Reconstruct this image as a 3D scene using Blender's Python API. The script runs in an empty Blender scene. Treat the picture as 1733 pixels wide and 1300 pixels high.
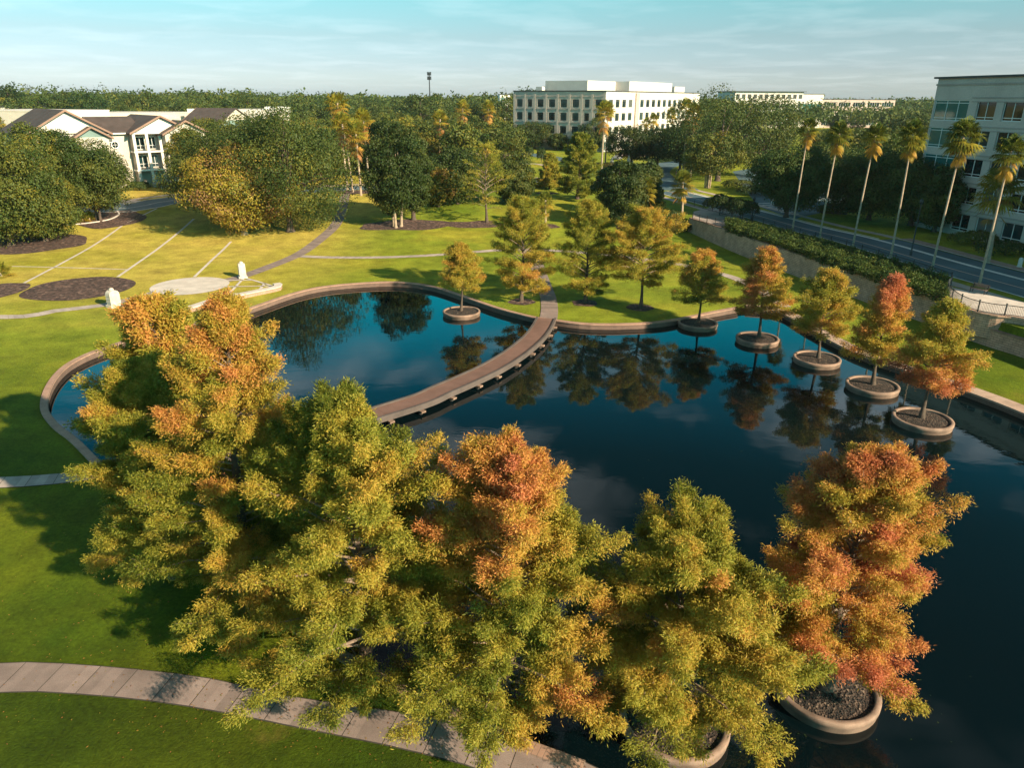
import bpy, bmesh, math, random
import numpy as np
from mathutils import Vector, Matrix
from mathutils.geometry import delaunay_2d_cdt
R = math.radians
scene = bpy.context.scene
col = scene.collection

# ------------------------------------------------------------------ camera, sky, sun, exposure
F, CAMH, PITCH, ROLL = 1224.0, 22.0, R(21.6), R(0.35)      # focal length in photo pixels (1733 wide)
cam_d = bpy.data.cameras.new('camera'); cam = bpy.data.objects.new('camera', cam_d); col.objects.link(cam)
cam_d.sensor_fit = 'HORIZONTAL'; cam_d.sensor_width = 36; cam_d.lens = 36 * F / 1733
cam_d.clip_end = 9000; cam_d.clip_start = 0.5
cam.matrix_world = Matrix.Translation((0, 0, CAMH)) @ Matrix.Rotation(R(90) - PITCH, 4, 'X') @ Matrix.Rotation(ROLL, 4, 'Z')
scene.camera = cam
SUN_EL = R(25); SUN_H = Vector((0.77, -0.64)).normalized()
sun_d = bpy.data.lights.new('sun', 'SUN'); sun = bpy.data.objects.new('sun', sun_d); col.objects.link(sun)
sun_d.energy = 4.9; sun_d.angle = R(0.6); sun_d.color = (1.0, 0.81, 0.56)
sv = Vector((SUN_H.x * math.cos(SUN_EL), SUN_H.y * math.cos(SUN_EL), math.sin(SUN_EL)))
sun.rotation_euler = sv.to_track_quat('Z', 'Y').to_euler()
sun.location = (60, -50, 60)

def N(nt, kind, **kw):
    n = nt.nodes.new(kind)
    for k, v in kw.items():
        if k in n.inputs.keys(): n.inputs[k].default_value = v
        else: setattr(n, k, v)
    return n
def ramp(nt, stops, fac=None, interp='LINEAR'):
    n = nt.nodes.new('ShaderNodeValToRGB'); e = n.color_ramp.elements
    n.color_ramp.interpolation = interp
    while len(e) > 1: e.remove(e[0])
    e[0].position = stops[0][0]; e[0].color = (*stops[0][1], 1)
    for p, c in stops[1:]:
        x = e.new(p); x.color = (*c, 1)
    if fac: nt.links.new(fac, n.inputs['Fac'])
    return n
def g3(v): return (v, v, v)

world = bpy.data.worlds.new('World'); scene.world = world; world.use_nodes = True
nt = world.node_tree; nt.nodes.clear()
out = N(nt, 'ShaderNodeOutputWorld'); bg = N(nt, 'ShaderNodeBackground', Strength=0.10)
sky = N(nt, 'ShaderNodeTexSky', sky_type='NISHITA', sun_disc=False, sun_elevation=SUN_EL,
        sun_rotation=math.atan2(SUN_H.x, SUN_H.y), air_density=1.0, dust_density=1.0, ozone_density=1.0)
tc = N(nt, 'ShaderNodeTexCoord'); sep = N(nt, 'ShaderNodeSeparateXYZ')
nt.links.new(tc.outputs['Generated'], sep.inputs[0])
# teal cast of the air, deeper with height
tint = ramp(nt, [(0.0, (0.80, 0.95, 1.30)), (0.035, (0.55, 0.66, 0.90)), (0.07, (0.46, 0.58, 0.68)), (0.111, (0.40, 0.66, 0.66)), (0.15, (0.06, 1.0, 0.95)), (0.20, (0.0, 1.30, 1.12)), (0.30, (0.0, 1.05, 1.0)), (0.36, (0.0, 0.60, 0.62)), (0.45, (0.015, 0.24, 0.24)), (0.574, (0.03, 0.11, 0.12)), (0.80, (0.10, 0.16, 0.17)), (1.0, (0.14, 0.22, 0.23))], sep.outputs['Z'])
mul = N(nt, 'ShaderNodeMixRGB', blend_type='MULTIPLY', Fac=1.0)
nt.links.new(sky.outputs['Color'], mul.inputs['Color1']); nt.links.new(tint.outputs['Color'], mul.inputs['Color2'])
# clouds on a flat layer: direction / (height + small)
zz = N(nt, 'ShaderNodeMath', operation='ADD'); zz.inputs[1].default_value = 0.06; nt.links.new(sep.outputs['Z'], zz.inputs[0])
vx = N(nt, 'ShaderNodeMath', operation='DIVIDE'); nt.links.new(sep.outputs['X'], vx.inputs[0]); nt.links.new(zz.outputs[0], vx.inputs[1])
vy = N(nt, 'ShaderNodeMath', operation='DIVIDE'); nt.links.new(sep.outputs['Y'], vy.inputs[0]); nt.links.new(zz.outputs[0], vy.inputs[1])
cmb = N(nt, 'ShaderNodeCombineXYZ'); nt.links.new(vx.outputs[0], cmb.inputs[0]); nt.links.new(vy.outputs[0], cmb.inputs[1])
cn = N(nt, 'ShaderNodeTexNoise', Scale=1.15, Detail=7.0, Roughness=0.55, Distortion=0.3); nt.links.new(cmb.outputs[0], cn.inputs['Vector'])
cm = ramp(nt, [(0.47, g3(0)), (0.66, g3(1))], cn.outputs['Fac'])
cz = ramp(nt, [(0.0, g3(0.0)), (0.02, g3(0.07)), (0.10, g3(0.08)), (0.16, g3(0.0)), (0.29, g3(0.0)), (0.38, g3(0.9)), (0.42, g3(0.9)), (0.6, g3(0.45)), (1.0, g3(0.15))], sep.outputs['Z'])
cf = N(nt, 'ShaderNodeMath', operation='MULTIPLY'); nt.links.new(cm.outputs['Color'], cf.inputs[0]); nt.links.new(cz.outputs['Color'], cf.inputs[1])
cmix = N(nt, 'ShaderNodeMixRGB'); nt.links.new(cf.outputs[0], cmix.inputs['Fac']); nt.links.new(mul.outputs['Color'], cmix.inputs['Color1'])
cmix.inputs['Color2'].default_value = (8.0, 8.4, 8.6, 1)
nt.links.new(cmix.outputs['Color'], bg.inputs['Color']); nt.links.new(bg.outputs[0], out.inputs[0])
vs = scene.view_settings
vs.view_transform = 'Standard'; vs.look = 'None'; vs.gamma = 1.0; vs.exposure = 1.1; vs.use_curve_mapping = False
scene.cycles.use_denoising = True
scene.cycles.max_bounces = 6; scene.cycles.diffuse_bounces = 2; scene.cycles.glossy_bounces = 3
scene.cycles.transmission_bounces = 3; scene.cycles.transparent_max_bounces = 4
scene.cycles.caustics_reflective = False; scene.cycles.caustics_refractive = False

# ------------------------------------------------------------------ helpers
def ray(px, py):
    u = (px - 866.5) / F; v = (650 - py) / F
    c, s = math.cos(ROLL), math.sin(ROLL)
    u, v = u * c - v * s, v * c + u * s
    return (u, math.cos(PITCH) + v * math.sin(PITCH), -math.sin(PITCH) + v * math.cos(PITCH))
def P(px, py, z=0.0):
    d = ray(px, py); t = (z - CAMH) / d[2]
    return Vector((d[0] * t, d[1] * t, z))
def sstep(a, b, x):
    t = np.clip((x - a) / (b - a), 0, 1); return t * t * (3 - 2 * t)
WALL = [(30.4, 126.5), (33.2, 115.5), (36.3, 102), (41.0, 83.5), (43.8, 73.7), (45.5, 66.8), (47.2, 62.3), (49.6, 52), (51, 40), (51, 0), (51, -60)]
_wy = np.array([p[1] for p in WALL][::-1]); _wx = np.array([p[0] for p in WALL][::-1])
UP = 2.5
def ground(x, y):
    """height of the lawn and of the raised street level"""
    x = np.asarray(x, float); y = np.asarray(y, float)
    s = sstep(108, 165, y)
    wx = np.interp(y, _wy, _wx)
    side = np.where(y <= 126.5, (x > wx + 0.2) * 1.0, sstep(-9, 0.2, x - 30.4))
    return UP * np.maximum(s, side)
def at(px, py):
    """the point of the ground that the photograph shows at a pixel"""
    d = ray(px, py)
    t0 = (UP - CAMH) / d[2] * 0.98; t1 = (-0.05 - CAMH) / d[2]
    ts = np.linspace(t0, t1, 400)
    zs = CAMH + d[2] * ts; gz = ground(d[0] * ts, d[1] * ts)
    i = int(np.argmax(zs <= gz)) if (zs <= gz).any() else 399
    t = ts[i]
    return Vector((d[0] * t, d[1] * t, float(ground(d[0] * t, d[1] * t))))
def height_at(p, py):
    """height above p of something whose top shows at photo row py"""
    lo, hi = 0.0, 90.0
    for _ in range(40):
        m = (lo + hi) / 2
        dz = p.z + m - CAMH
        f = p.y * math.cos(PITCH) - dz * math.sin(PITCH); up = p.y * math.sin(PITCH) + dz * math.cos(PITCH)
        u, v = p.x / f, up / f
        v = v * math.cos(ROLL) - u * math.sin(ROLL)
        if 650 - v * F > py: lo = m
        else: hi = m
    return lo
def depth(p): return p.y * math.cos(PITCH) - (p.z - CAMH) * math.sin(PITCH)

def spline(pts, step=1.0, closed=False):
    """Catmull-Rom through 2D points, resampled about every step metres"""
    p = np.array([(q[0], q[1]) for q in pts], float); n = len(p); o = []
    for i in range(n if closed else n - 1):
        if closed: a, b, c, d = p[(i - 1) % n], p[i], p[(i + 1) % n], p[(i + 2) % n]
        else: a, b, c, d = p[max(i - 1, 0)], p[i], p[i + 1], p[min(i + 2, n - 1)]
        k = max(1, int(np.linalg.norm(c - b) / step))
        for j in range(k):
            t = j / k
            o.append(0.5 * ((2 * b) + (-a + c) * t + (2 * a - 5 * b + 4 * c - d) * t * t + (-a + 3 * b - 3 * c + d) * t ** 3))
    if not closed: o.append(p[-1])
    return np.array(o)
def resample(p, n):
    p = np.asarray(p, float); d = np.r_[0, np.cumsum(np.linalg.norm(np.diff(p, axis=0), axis=1))]
    t = np.linspace(0, d[-1], n)
    return np.c_[np.interp(t, d, p[:, 0]), np.interp(t, d, p[:, 1])]
def length(p): return float(np.linalg.norm(np.diff(np.asarray(p), axis=0), axis=1).sum())
def inside(x, y, poly):
    x = np.asarray(x); y = np.asarray(y); r = np.zeros(x.shape, bool); n = len(poly)
    for i in range(n):
        x0, y0 = poly[i]; x1, y1 = poly[(i + 1) % n]
        c = ((y0 > y) != (y1 > y)) & (x < (x1 - x0) * (y - y0) / (y1 - y0 + 1e-12) + x0)
        r ^= c
    return r

def tag(o, label=None, cat=None, group=None, kind=None):
    if label: o['label'] = label
    if cat: o['category'] = cat
    if group: o['group'] = group
    if kind: o['kind'] = kind
    return o
def empty(name, loc, rz=0.0):
    o = bpy.data.objects.new(name, None); col.objects.link(o)
    o.location = loc; o.rotation_euler = (0, 0, rz); o.empty_display_size = 0.2
    return o
def copy_tree(o, parent=None):
    c = o.copy(); col.objects.link(c); c.parent = parent
    for ch in list(o.children): copy_tree(ch, c)
    return c
class MB:
    """collects shapes into one mesh"""
    def __init__(s): s.v = []; s.f = []; s.uv = []; s.sm = []
    def add(s, vs, fs, uvs=None, smooth=False):
        b = len(s.v); s.v += [tuple(map(float, q)) for q in vs]
        for i, f in enumerate(fs):
            s.f.append([b + k for k in f]); s.sm.append(smooth)
            s.uv.append(uvs[i] if uvs else [(0, 0)] * len(f))
    def box(s, c, size, rz=0.0, taper=1.0):
        hx, hy, hz = size[0] / 2, size[1] / 2, size[2]
        cs, sn = math.cos(rz), math.sin(rz); vs = []
        for z, k in ((0, 1), (hz, taper)):
            for x, y in ((-hx, -hy), (hx, -hy), (hx, hy), (-hx, hy)):
                x *= k; y *= k
                vs.append((c[0] + x * cs - y * sn, c[1] + x * sn + y * cs, c[2] + z))
        s.add(vs, [(3, 2, 1, 0), (4, 5, 6, 7), (0, 1, 5, 4), (1, 2, 6, 5), (2, 3, 7, 6), (3, 0, 4, 7)])
    def obox(s, o, e, n, x0, x1, d0, d1, z0, z1):
        """box in a facade frame: along e, out along n, up"""
        vs = []
        for z in (z0, z1):
            for x, d in ((x0, d0), (x1, d0), (x1, d1), (x0, d1)):
                vs.append((o[0] + e[0] * x + n[0] * d, o[1] + e[1] * x + n[1] * d, o[2] + z))
        s.add(vs, [(3, 2, 1, 0), (4, 5, 6, 7), (0, 1, 5, 4), (1, 2, 6, 5), (2, 3, 7, 6), (3, 0, 4, 7)])
    def quad(s, *vs, uv=None): s.add(vs, [tuple(range(len(vs)))], [uv] if uv else None)
    def tube(s, pts, rad, n=6, cap=True, smooth=True):
        pts = [Vector(p) for p in pts]; rings = []
        for i, p in enumerate(pts):
            t = (pts[min(i + 1, len(pts) - 1)] - pts[max(i - 1, 0)]).normalized()
            a = t.cross(Vector((0, 0, 1)) if abs(t.z) < 0.9 else Vector((1, 0, 0))).normalized(); b = t.cross(a)
            r = rad[i] if hasattr(rad, '__len__') else rad
            rings.append([p + (a * math.cos(k * 2 * math.pi / n) + b * math.sin(k * 2 * math.pi / n)) * r for k in range(n)])
        vs = [v for r in rings for v in r]; fs = []
        for i in range(len(pts) - 1):
            for k in range(n):
                k2 = (k + 1) % n; fs.append((i * n + k, i * n + k2, (i + 1) * n + k2, (i + 1) * n + k))
        if cap: fs.append(tuple(range((len(pts) - 1) * n, len(pts) * n)))
        s.add(vs, fs, smooth=smooth)
    def lathe(s, prof, c=(0, 0, 0), n=16, smooth=True, uvs=False):
        vs = []; fs = []; uu = []
        for r, z in prof:
            for k in range(n):
                a = 2 * math.pi * k / n; vs.append((c[0] + r * math.cos(a), c[1] + r * math.sin(a), c[2] + z))
        l = 0
        for i in range(len(prof) - 1):
            dl = math.hypot(prof[i + 1][0] - prof[i][0], prof[i + 1][1] - prof[i][1])
            rr = max(prof[i][0], prof[i + 1][0])
            for k in range(n):
                k2 = (k + 1) % n; fs.append((i * n + k, i * n + k2, (i + 1) * n + k2, (i + 1) * n + k))
                u0 = 2 * math.pi * rr * k / n; u1 = 2 * math.pi * rr * (k + 1) / n
                uu.append([(u0, l), (u1, l), (u1, l + dl), (u0, l + dl)])
            l += dl
        s.add(vs, fs, uu, smooth=smooth)
    def sweep(s, line, prof, closed=False, zfun=None, caps=True):
        """profile [(offset to the left, z)] swept along a 2D line, uv in metres"""
        p = np.asarray(line, float); n = len(p)
        if closed: t = np.roll(p, -1, 0) - np.roll(p, 1, 0)
        else: t = np.gradient(p, axis=0)
        t /= np.linalg.norm(t, axis=1)[:, None] + 1e-9
        nl = np.c_[-t[:, 1], t[:, 0]]; m = len(prof); vs = []
        for i in range(n):
            z0 = zfun(p[i][0], p[i][1]) if zfun else 0.0
            for o, z in prof: vs.append((p[i][0] + nl[i][0] * o, p[i][1] + nl[i][1] * o, z0 + z))
        fs = []; uu = []; u = 0.0
        for i in range(n if closed else n - 1):
            j = (i + 1) % n; du = float(np.linalg.norm(p[j] - p[i])); v = 0.0
            for k in range(m - 1):
                dv = math.hypot(prof[k + 1][0] - prof[k][0], prof[k + 1][1] - prof[k][1])
                fs.append((i * m + k, j * m + k, j * m + k + 1, i * m + k + 1))
                uu.append([(u, v), (u + du, v), (u + du, v + dv), (u, v + dv)]); v += dv
            u += du
        if caps and not closed:
            fs.append(tuple(range(m))); uu.append([(0, 0)] * m)
            fs.append(tuple(range((n - 1) * m + m - 1, (n - 1) * m - 1, -1))); uu.append([(0, 0)] * m)
        s.add(vs, fs, uu)
    def build(s, name, m, parent=None, bevel=0.0, tint=None):
        me = bpy.data.meshes.new(name); me.from_pydata(s.v, [], s.f); 
        me.polygons.foreach_set('use_smooth', s.sm)
        ul = me.uv_layers.new(name='uv')
        ul.data.foreach_set('uv', np.array([c for f in s.uv for q in f for c in q], np.float32))
        if tint is not None:
            a = me.attributes.new('tint', 'FLOAT', 'FACE'); a.data.foreach_set('value', np.array(tint, np.float32))
        me.materials.append(m); me.update()
        o = bpy.data.objects.new(name, me); col.objects.link(o)
        if parent: o.parent = parent
        if bevel:
            b = o.modifiers.new('bevel', 'BEVEL'); b.width = bevel; b.segments = 2; b.limit_method = 'ANGLE'
        return o
def leaf_mesh(name, C, D, Nn, L, W, tint, m, lift=0.10):
    """many small leaf-shaped quads as one mesh"""
    C = np.asarray(C, np.float32); n = len(C)
    D = D / (np.linalg.norm(D, axis=1)[:, None] + 1e-9)
    S = np.cross(D, Nn); S /= np.linalg.norm(S, axis=1)[:, None] + 1e-9
    L = np.broadcast_to(np.asarray(L, float), (n,))[:, None]; W = np.broadcast_to(np.asarray(W, float), (n,))[:, None]
    U = np.cross(S, D)
    v = np.empty((n, 4, 3), np.float32)
    v[:, 0] = C; v[:, 1] = C + D * L * 0.45 + S * W * 0.5 + U * L * lift
    v[:, 2] = C + D * L; v[:, 3] = C + D * L * 0.45 - S * W * 0.5 + U * L * lift
    return raw_mesh(name, v.reshape(-1, 3), np.arange(n * 4, dtype=np.int32).reshape(n, 4), tint, m)
def raw_mesh(name, v, q, tint, m):
    me = bpy.data.meshes.new(name); n = len(q); k = q.shape[1]
    me.vertices.add(len(v)); me.vertices.foreach_set('co', v.astype(np.float32).ravel())
    me.loops.add(n * k); me.loops.foreach_set('vertex_index', q.astype(np.int32).ravel())
    me.polygons.add(n); me.polygons.foreach_set('loop_start', np.arange(0, n * k, k, dtype=np.int32))
    me.update(calc_edges=True)
    a = me.attributes.new('tint', 'FLOAT', 'FACE'); a.data.foreach_set('value', np.asarray(tint, np.float32))
    me.materials.append(m)
    return me
def link(name, me, parent=None, loc=None):
    o = bpy.data.objects.new(name, me); col.objects.link(o)
    if parent: o.parent = parent
    if loc: o.location = loc
    return o

# ------------------------------------------------------------------ materials
def new_mat(name):
    m = bpy.data.materials.new(name); m.use_nodes = True; nt = m.node_tree
    return m, nt, nt.nodes['Principled BSDF']
def pos(nt, scale=(1, 1, 1)):
    g = N(nt, 'ShaderNodeNewGeometry'); mp = N(nt, 'ShaderNodeMapping'); mp.inputs['Scale'].default_value = scale
    nt.links.new(g.outputs['Position'], mp.inputs['Vector']); return mp.outputs['Vector']
def noise(nt, vec, scale, detail=4.0, rough=0.55):
    n = N(nt, 'ShaderNodeTexNoise', Scale=scale, Detail=detail, Roughness=rough)
    if vec is not None: nt.links.new(vec, n.inputs['Vector'])
    return n.outputs['Fac']
def mixc(nt, fac, a, b, blend='MIX'):
    m = N(nt, 'ShaderNodeMixRGB', blend_type=blend)
    for s, x in (('Fac', fac), ('Color1', a), ('Color2', b)):
        if isinstance(x, bpy.types.NodeSocket): nt.links.new(x, m.inputs[s])
        elif isinstance(x, tuple): m.inputs[s].default_value = (*x, 1)
        else: m.inputs[s].default_value = x
    return m.outputs['Color']
def bump(nt, b, h, strength=0.3, dist=0.05):
    n = N(nt, 'ShaderNodeBump', Strength=strength, Distance=dist)
    nt.links.new(h, n.inputs['Height']); nt.links.new(n.outputs[0], b.inputs['Normal'])
def plain(name, c, rough=0.7, vary=0.25, scale=1.5, metal=0.0, bmp=0.15, fine=None):
    """a surface with soft stains and a fine grain"""
    m, nt, b = new_mat(name); v = pos(nt)
    a = ramp(nt, [(0.3, g3(1 - vary)), (0.7, g3(1 + vary * 0.6))], noise(nt, v, scale, 5.0))
    k = mixc(nt, 1.0, c, a.outputs['Color'], 'MULTIPLY')
    f = noise(nt, v, fine or scale * 22, 2.0)
    a2 = ramp(nt, [(0.3, g3(0.88)), (0.7, g3(1.08))], f)
    k = mixc(nt, 1.0, k, a2.outputs['Color'], 'MULTIPLY')
    nt.links.new(k, b.inputs['Base Color']); b.inputs['Roughness'].default_value = rough; b.inputs['Metallic'].default_value = metal
    if bmp: bump(nt, b, f, bmp, 0.02)
    return m
def leafy(name, stops, trans=0.35, use_obj=True, rough=0.55, soft=0.06):
    """foliage: colour from the leaf's own tint, shifted per tree by the object colour"""
    m, nt, b = new_mat(name)
    a = N(nt, 'ShaderNodeAttribute', attribute_name='tint'); oi = N(nt, 'ShaderNodeObjectInfo')
    sp = N(nt, 'ShaderNodeSeparateColor'); nt.links.new(oi.outputs['Color'], sp.inputs[0])
    ad = N(nt, 'ShaderNodeMath', operation='ADD'); nt.links.new(a.outputs['Fac'], ad.inputs[0]); nt.links.new(sp.outputs[0], ad.inputs[1])
    sb = N(nt, 'ShaderNodeMath', operation='SUBTRACT'); nt.links.new(ad.outputs[0], sb.inputs[0]); sb.inputs[1].default_value = 0.5
    r = ramp(nt, stops, sb.outputs[0])
    c = mixc(nt, 1.0, r.outputs['Color'], sp.outputs[1], 'MULTIPLY')
    nt.links.new(c, b.inputs['Base Color']); b.inputs['Roughness'].default_value = rough
    b.inputs['Specular IOR Level'].default_value = 0.25
    t = N(nt, 'ShaderNodeBsdfTranslucent'); nt.links.new(c, t.inputs['Color'])
    mx = N(nt, 'ShaderNodeMixShader'); mx.inputs['Fac'].default_value = trans
    nt.links.new(b.outputs[0], mx.inputs[1]); nt.links.new(t.outputs[0], mx.inputs[2])
    nt.links.new(mx.outputs[0], nt.nodes['Material Output'].inputs['Surface'])
    return m
def bricks(name, c1, c2, mortar, bw=0.45, bh=0.16, ms=0.012, rough=0.85, stain=0.3):
    m, nt, b = new_mat(name); u = N(nt, 'ShaderNodeUVMap', uv_map='uv')
    bt = N(nt, 'ShaderNodeTexBrick', Scale=1.0); bt.inputs['Color1'].default_value = (*c1, 1); bt.inputs['Color2'].default_value = (*c2, 1)
    bt.inputs['Mortar'].default_value = (*mortar, 1); bt.inputs['Brick Width'].default_value = bw; bt.inputs['Row Height'].default_value = bh
    bt.inputs['Mortar Size'].default_value = ms; nt.links.new(u.outputs[0], bt.inputs['Vector'])
    v = pos(nt)
    a = ramp(nt, [(0.3, g3(1 - stain)), (0.7, g3(1.1))], noise(nt, v, 0.9, 6.0, 0.65))
    k = mixc(nt, 1.0, bt.outputs['Color'], a.outputs['Color'], 'MULTIPLY')
    nt.links.new(k, b.inputs['Base Color']); b.inputs['Roughness'].default_value = rough
    bump(nt, b, bt.outputs['Fac'], -0.4, 0.02)
    return m
M = {}
# lawn
m, nt, b = new_mat('lawn_grass'); v = pos(nt)
nl = noise(nt, v, 0.055, 5.0, 0.6)
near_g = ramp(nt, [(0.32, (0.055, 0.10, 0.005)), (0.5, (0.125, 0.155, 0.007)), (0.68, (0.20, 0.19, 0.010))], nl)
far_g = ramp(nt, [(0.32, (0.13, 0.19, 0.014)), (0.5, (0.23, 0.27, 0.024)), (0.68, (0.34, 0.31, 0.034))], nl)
gold = ramp(nt, [(0.32, (0.31, 0.29, 0.03)), (0.5, (0.45, 0.37, 0.065)), (0.68, (0.50, 0.37, 0.08))], nl)
sxyz = N(nt, 'ShaderNodeSeparateXYZ'); nt.links.new(v, sxyz.inputs[0])
def band(sock, a, b, amp):
    ad = N(nt, 'ShaderNodeMath', operation='MULTIPLY_ADD'); nt.links.new(nl, ad.inputs[0]); ad.inputs[1].default_value = amp; nt.links.new(sock, ad.inputs[2])
    mr = N(nt, 'ShaderNodeMapRange', interpolation_type='SMOOTHSTEP'); nt.links.new(ad.outputs[0], mr.inputs['Value']); mr.inputs['From Min'].default_value = a + amp / 2; mr.inputs['From Max'].default_value = b + amp / 2
    return mr.outputs[0]
kk = mixc(nt, band(sxyz.outputs['Y'], 38, 78, 16), near_g.outputs['Color'], far_g.outputs['Color'])       # near darkening painted into the turf colour like a vignette; drier turf further off
shade_turf = mixc(nt, 1.0, near_g.outputs['Color'], (0.42, 0.50, 0.6), 'MULTIPLY')
kk = mixc(nt, band(sxyz.outputs['Y'], 25.5, 21.0, 3), kk, shade_turf)                                              # shade over the foreground grass, painted into its colour
gx = band(sxyz.outputs['X'], -18, -34, 10)
gm = N(nt, 'ShaderNodeMath', operation='MULTIPLY'); nt.links.new(gx, gm.inputs[0]); nt.links.new(band(sxyz.outputs['Y'], 66, 88, 14), gm.inputs[1])
kk = mixc(nt, gm.outputs[0], kk, gold.outputs['Color'])                                                       # straw-coloured lawn on the left
k2 = ramp(nt, [(0.3, g3(0.62)), (0.7, g3(1.3))], noise(nt, v, 0.35, 6.0, 0.7))
k3 = ramp(nt, [(0.25, g3(0.45)), (0.75, g3(1.55))], noise(nt, v, 4.5, 6.0, 0.8))
c = mixc(nt, 1.0, kk, k2.outputs['Color'], 'MULTIPLY'); c = mixc(nt, 1.0, c, k3.outputs['Color'], 'MULTIPLY')
brown = ramp(nt, [(0.60, g3(0)), (0.72, g3(0.55))], noise(nt, v, 0.18, 6.0, 0.7))
c = mixc(nt, brown.outputs['Color'], c, (0.20, 0.145, 0.03))
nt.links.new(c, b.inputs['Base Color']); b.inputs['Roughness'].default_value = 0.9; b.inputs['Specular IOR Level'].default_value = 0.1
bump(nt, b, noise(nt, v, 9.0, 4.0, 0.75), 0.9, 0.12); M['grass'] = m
# water
m, nt, b = new_mat('pond_water'); v = pos(nt)
b.inputs['Base Color'].default_value = (0.0015, 0.006, 0.008, 1); b.inputs['Roughness'].default_value = 0.015; b.inputs['IOR'].default_value = 1.42
w1 = noise(nt, pos(nt, (1, 1.6, 1)), 0.55, 3.0, 0.5); w2 = noise(nt, v, 4.0, 2.0)
wa = N(nt, 'ShaderNodeMath', operation='MULTIPLY_ADD'); nt.links.new(w2, wa.inputs[0]); wa.inputs[1].default_value = 0.10; nt.links.new(w1, wa.inputs[2])
bump(nt, b, wa.outputs[0], 0.045, 0.10); M['water'] = m
M['concrete'] = plain('path_concrete', (0.42, 0.33, 0.29), 0.85, 0.28, 0.8)
M['pale_concrete'] = plain('pale_concrete', (0.62, 0.55, 0.50), 0.8, 0.2, 0.7)
M['joint'] = plain('joint_dirt', (0.05, 0.045, 0.035), 0.95, 0.3, 2.0)

m, nt, b = new_mat('planter_soil'); v = pos(nt)
vo = N(nt, 'ShaderNodeTexVoronoi', Scale=11.0, Randomness=1.0); nt.links.new(v, vo.inputs['Vector'])
vc = N(nt, 'ShaderNodeSeparateColor'); nt.links.new(vo.outputs['Color'], vc.inputs[0])
a = ramp(nt, [(0.0, (0.014, 0.010, 0.009)), (0.55, (0.040, 0.026, 0.020)), (0.85, (0.085, 0.055, 0.040)), (1.0, (0.16, 0.11, 0.08))], vc.outputs[0])
k = mixc(nt, 1.0, a.outputs['Color'], ramp(nt, [(0.3, g3(0.5)), (0.7, g3(1.3))], noise(nt, v, 1.3, 5.0)).outputs['Color'], 'MULTIPLY')
nt.links.new(k, b.inputs['Base Color']); b.inputs['Roughness'].default_value = 0.95; bump(nt, b, vo.outputs['Distance'], 0.9, 0.08); M['soil'] = m
m, nt, b = new_mat('bark_mulch'); v = pos(nt)
vo = N(nt, 'ShaderNodeTexVoronoi', Scale=3.2, Randomness=1.0); nt.links.new(v, vo.inputs['Vector'])
vc = N(nt, 'ShaderNodeSeparateColor'); nt.links.new(vo.outputs['Color'], vc.inputs[0])
a = ramp(nt, [(0.0, (0.035, 0.018, 0.014)), (0.55, (0.080, 0.042, 0.032)), (0.85, (0.13, 0.072, 0.055)), (1.0, (0.22, 0.14, 0.11))], vc.outputs[0])
k = mixc(nt, 1.0, a.outputs['Color'], ramp(nt, [(0.3, g3(0.5)), (0.7, g3(1.3))], noise(nt, v, 1.3, 5.0)).outputs['Color'], 'MULTIPLY')
nt.links.new(k, b.inputs['Base Color']); b.inputs['Roughness'].default_value = 0.95; bump(nt, b, vo.outputs['Distance'], 0.9, 0.08); M['mulch'] = m
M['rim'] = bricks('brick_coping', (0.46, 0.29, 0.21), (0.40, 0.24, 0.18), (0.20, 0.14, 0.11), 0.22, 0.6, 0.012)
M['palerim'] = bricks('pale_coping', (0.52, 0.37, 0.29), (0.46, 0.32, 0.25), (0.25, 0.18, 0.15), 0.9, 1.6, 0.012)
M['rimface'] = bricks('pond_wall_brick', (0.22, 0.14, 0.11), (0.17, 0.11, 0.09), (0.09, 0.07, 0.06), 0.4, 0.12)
M['planter'] = plain('planter_concrete', (0.28, 0.185, 0.14), 0.85, 0.5, 1.1, bmp=0.4)
M['rblock'] = bricks('retaining_block', (0.62, 0.40, 0.29), (0.53, 0.335, 0.24), (0.13, 0.10, 0.085), 0.60, 0.22, 0.014, stain=0.4)
M['deck'] = plain('bridge_deck', (0.19, 0.105, 0.082), 0.85, 0.25, 0.6)
M['beam'] = plain('bridge_beam', (0.10, 0.080, 0.075), 0.85, 0.3, 0.8)
M['asphalt'] = plain('asphalt', (0.075, 0.135, 0.165), 0.85, 0.25, 0.25, fine=20)
M['paint'] = plain('road_paint', (0.72, 0.70, 0.66), 0.7, 0.2, 1.0)
M['yellow_paint'] = plain('centre_line_paint', (0.62, 0.42, 0.32), 0.7, 0.2, 1.0)
M['paver'] = bricks('brick_pavers', (0.40, 0.28, 0.22), (0.34, 0.24, 0.20), (0.2, 0.16, 0.14), 0.4, 0.2)
M['bark'] = plain('bark', (0.10, 0.072, 0.055), 0.95, 0.4, 3.0, bmp=0.6)
M['limb'] = plain('limb_bark', (0.26, 0.19, 0.14), 0.9, 0.35, 2.0, bmp=0.3)
M['palebark'] = plain('pale_bark', (0.36, 0.27, 0.19), 0.9, 0.35, 2.0, bmp=0.4)
M['palmbark'] = plain('palm_bark', (0.40, 0.31, 0.23), 0.9, 0.3, 2.5, bmp=0.5)
M['black'] = plain('black_metal', (0.02, 0.025, 0.03), 0.5, 0.2, 2.0)
M['white'] = plain('white_stucco', (0.66, 0.61, 0.56), 0.85, 0.08, 0.4)
M['stone'] = plain('white_stone', (0.56, 0.51, 0.45), 0.85, 0.22, 2.0, bmp=0.5)
M['cast'] = plain('tan_precast', (0.56, 0.47, 0.41), 0.85, 0.12, 0.4)
M['band'] = plain('pink_precast', (0.50, 0.39, 0.34), 0.85, 0.12, 0.4)
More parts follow.
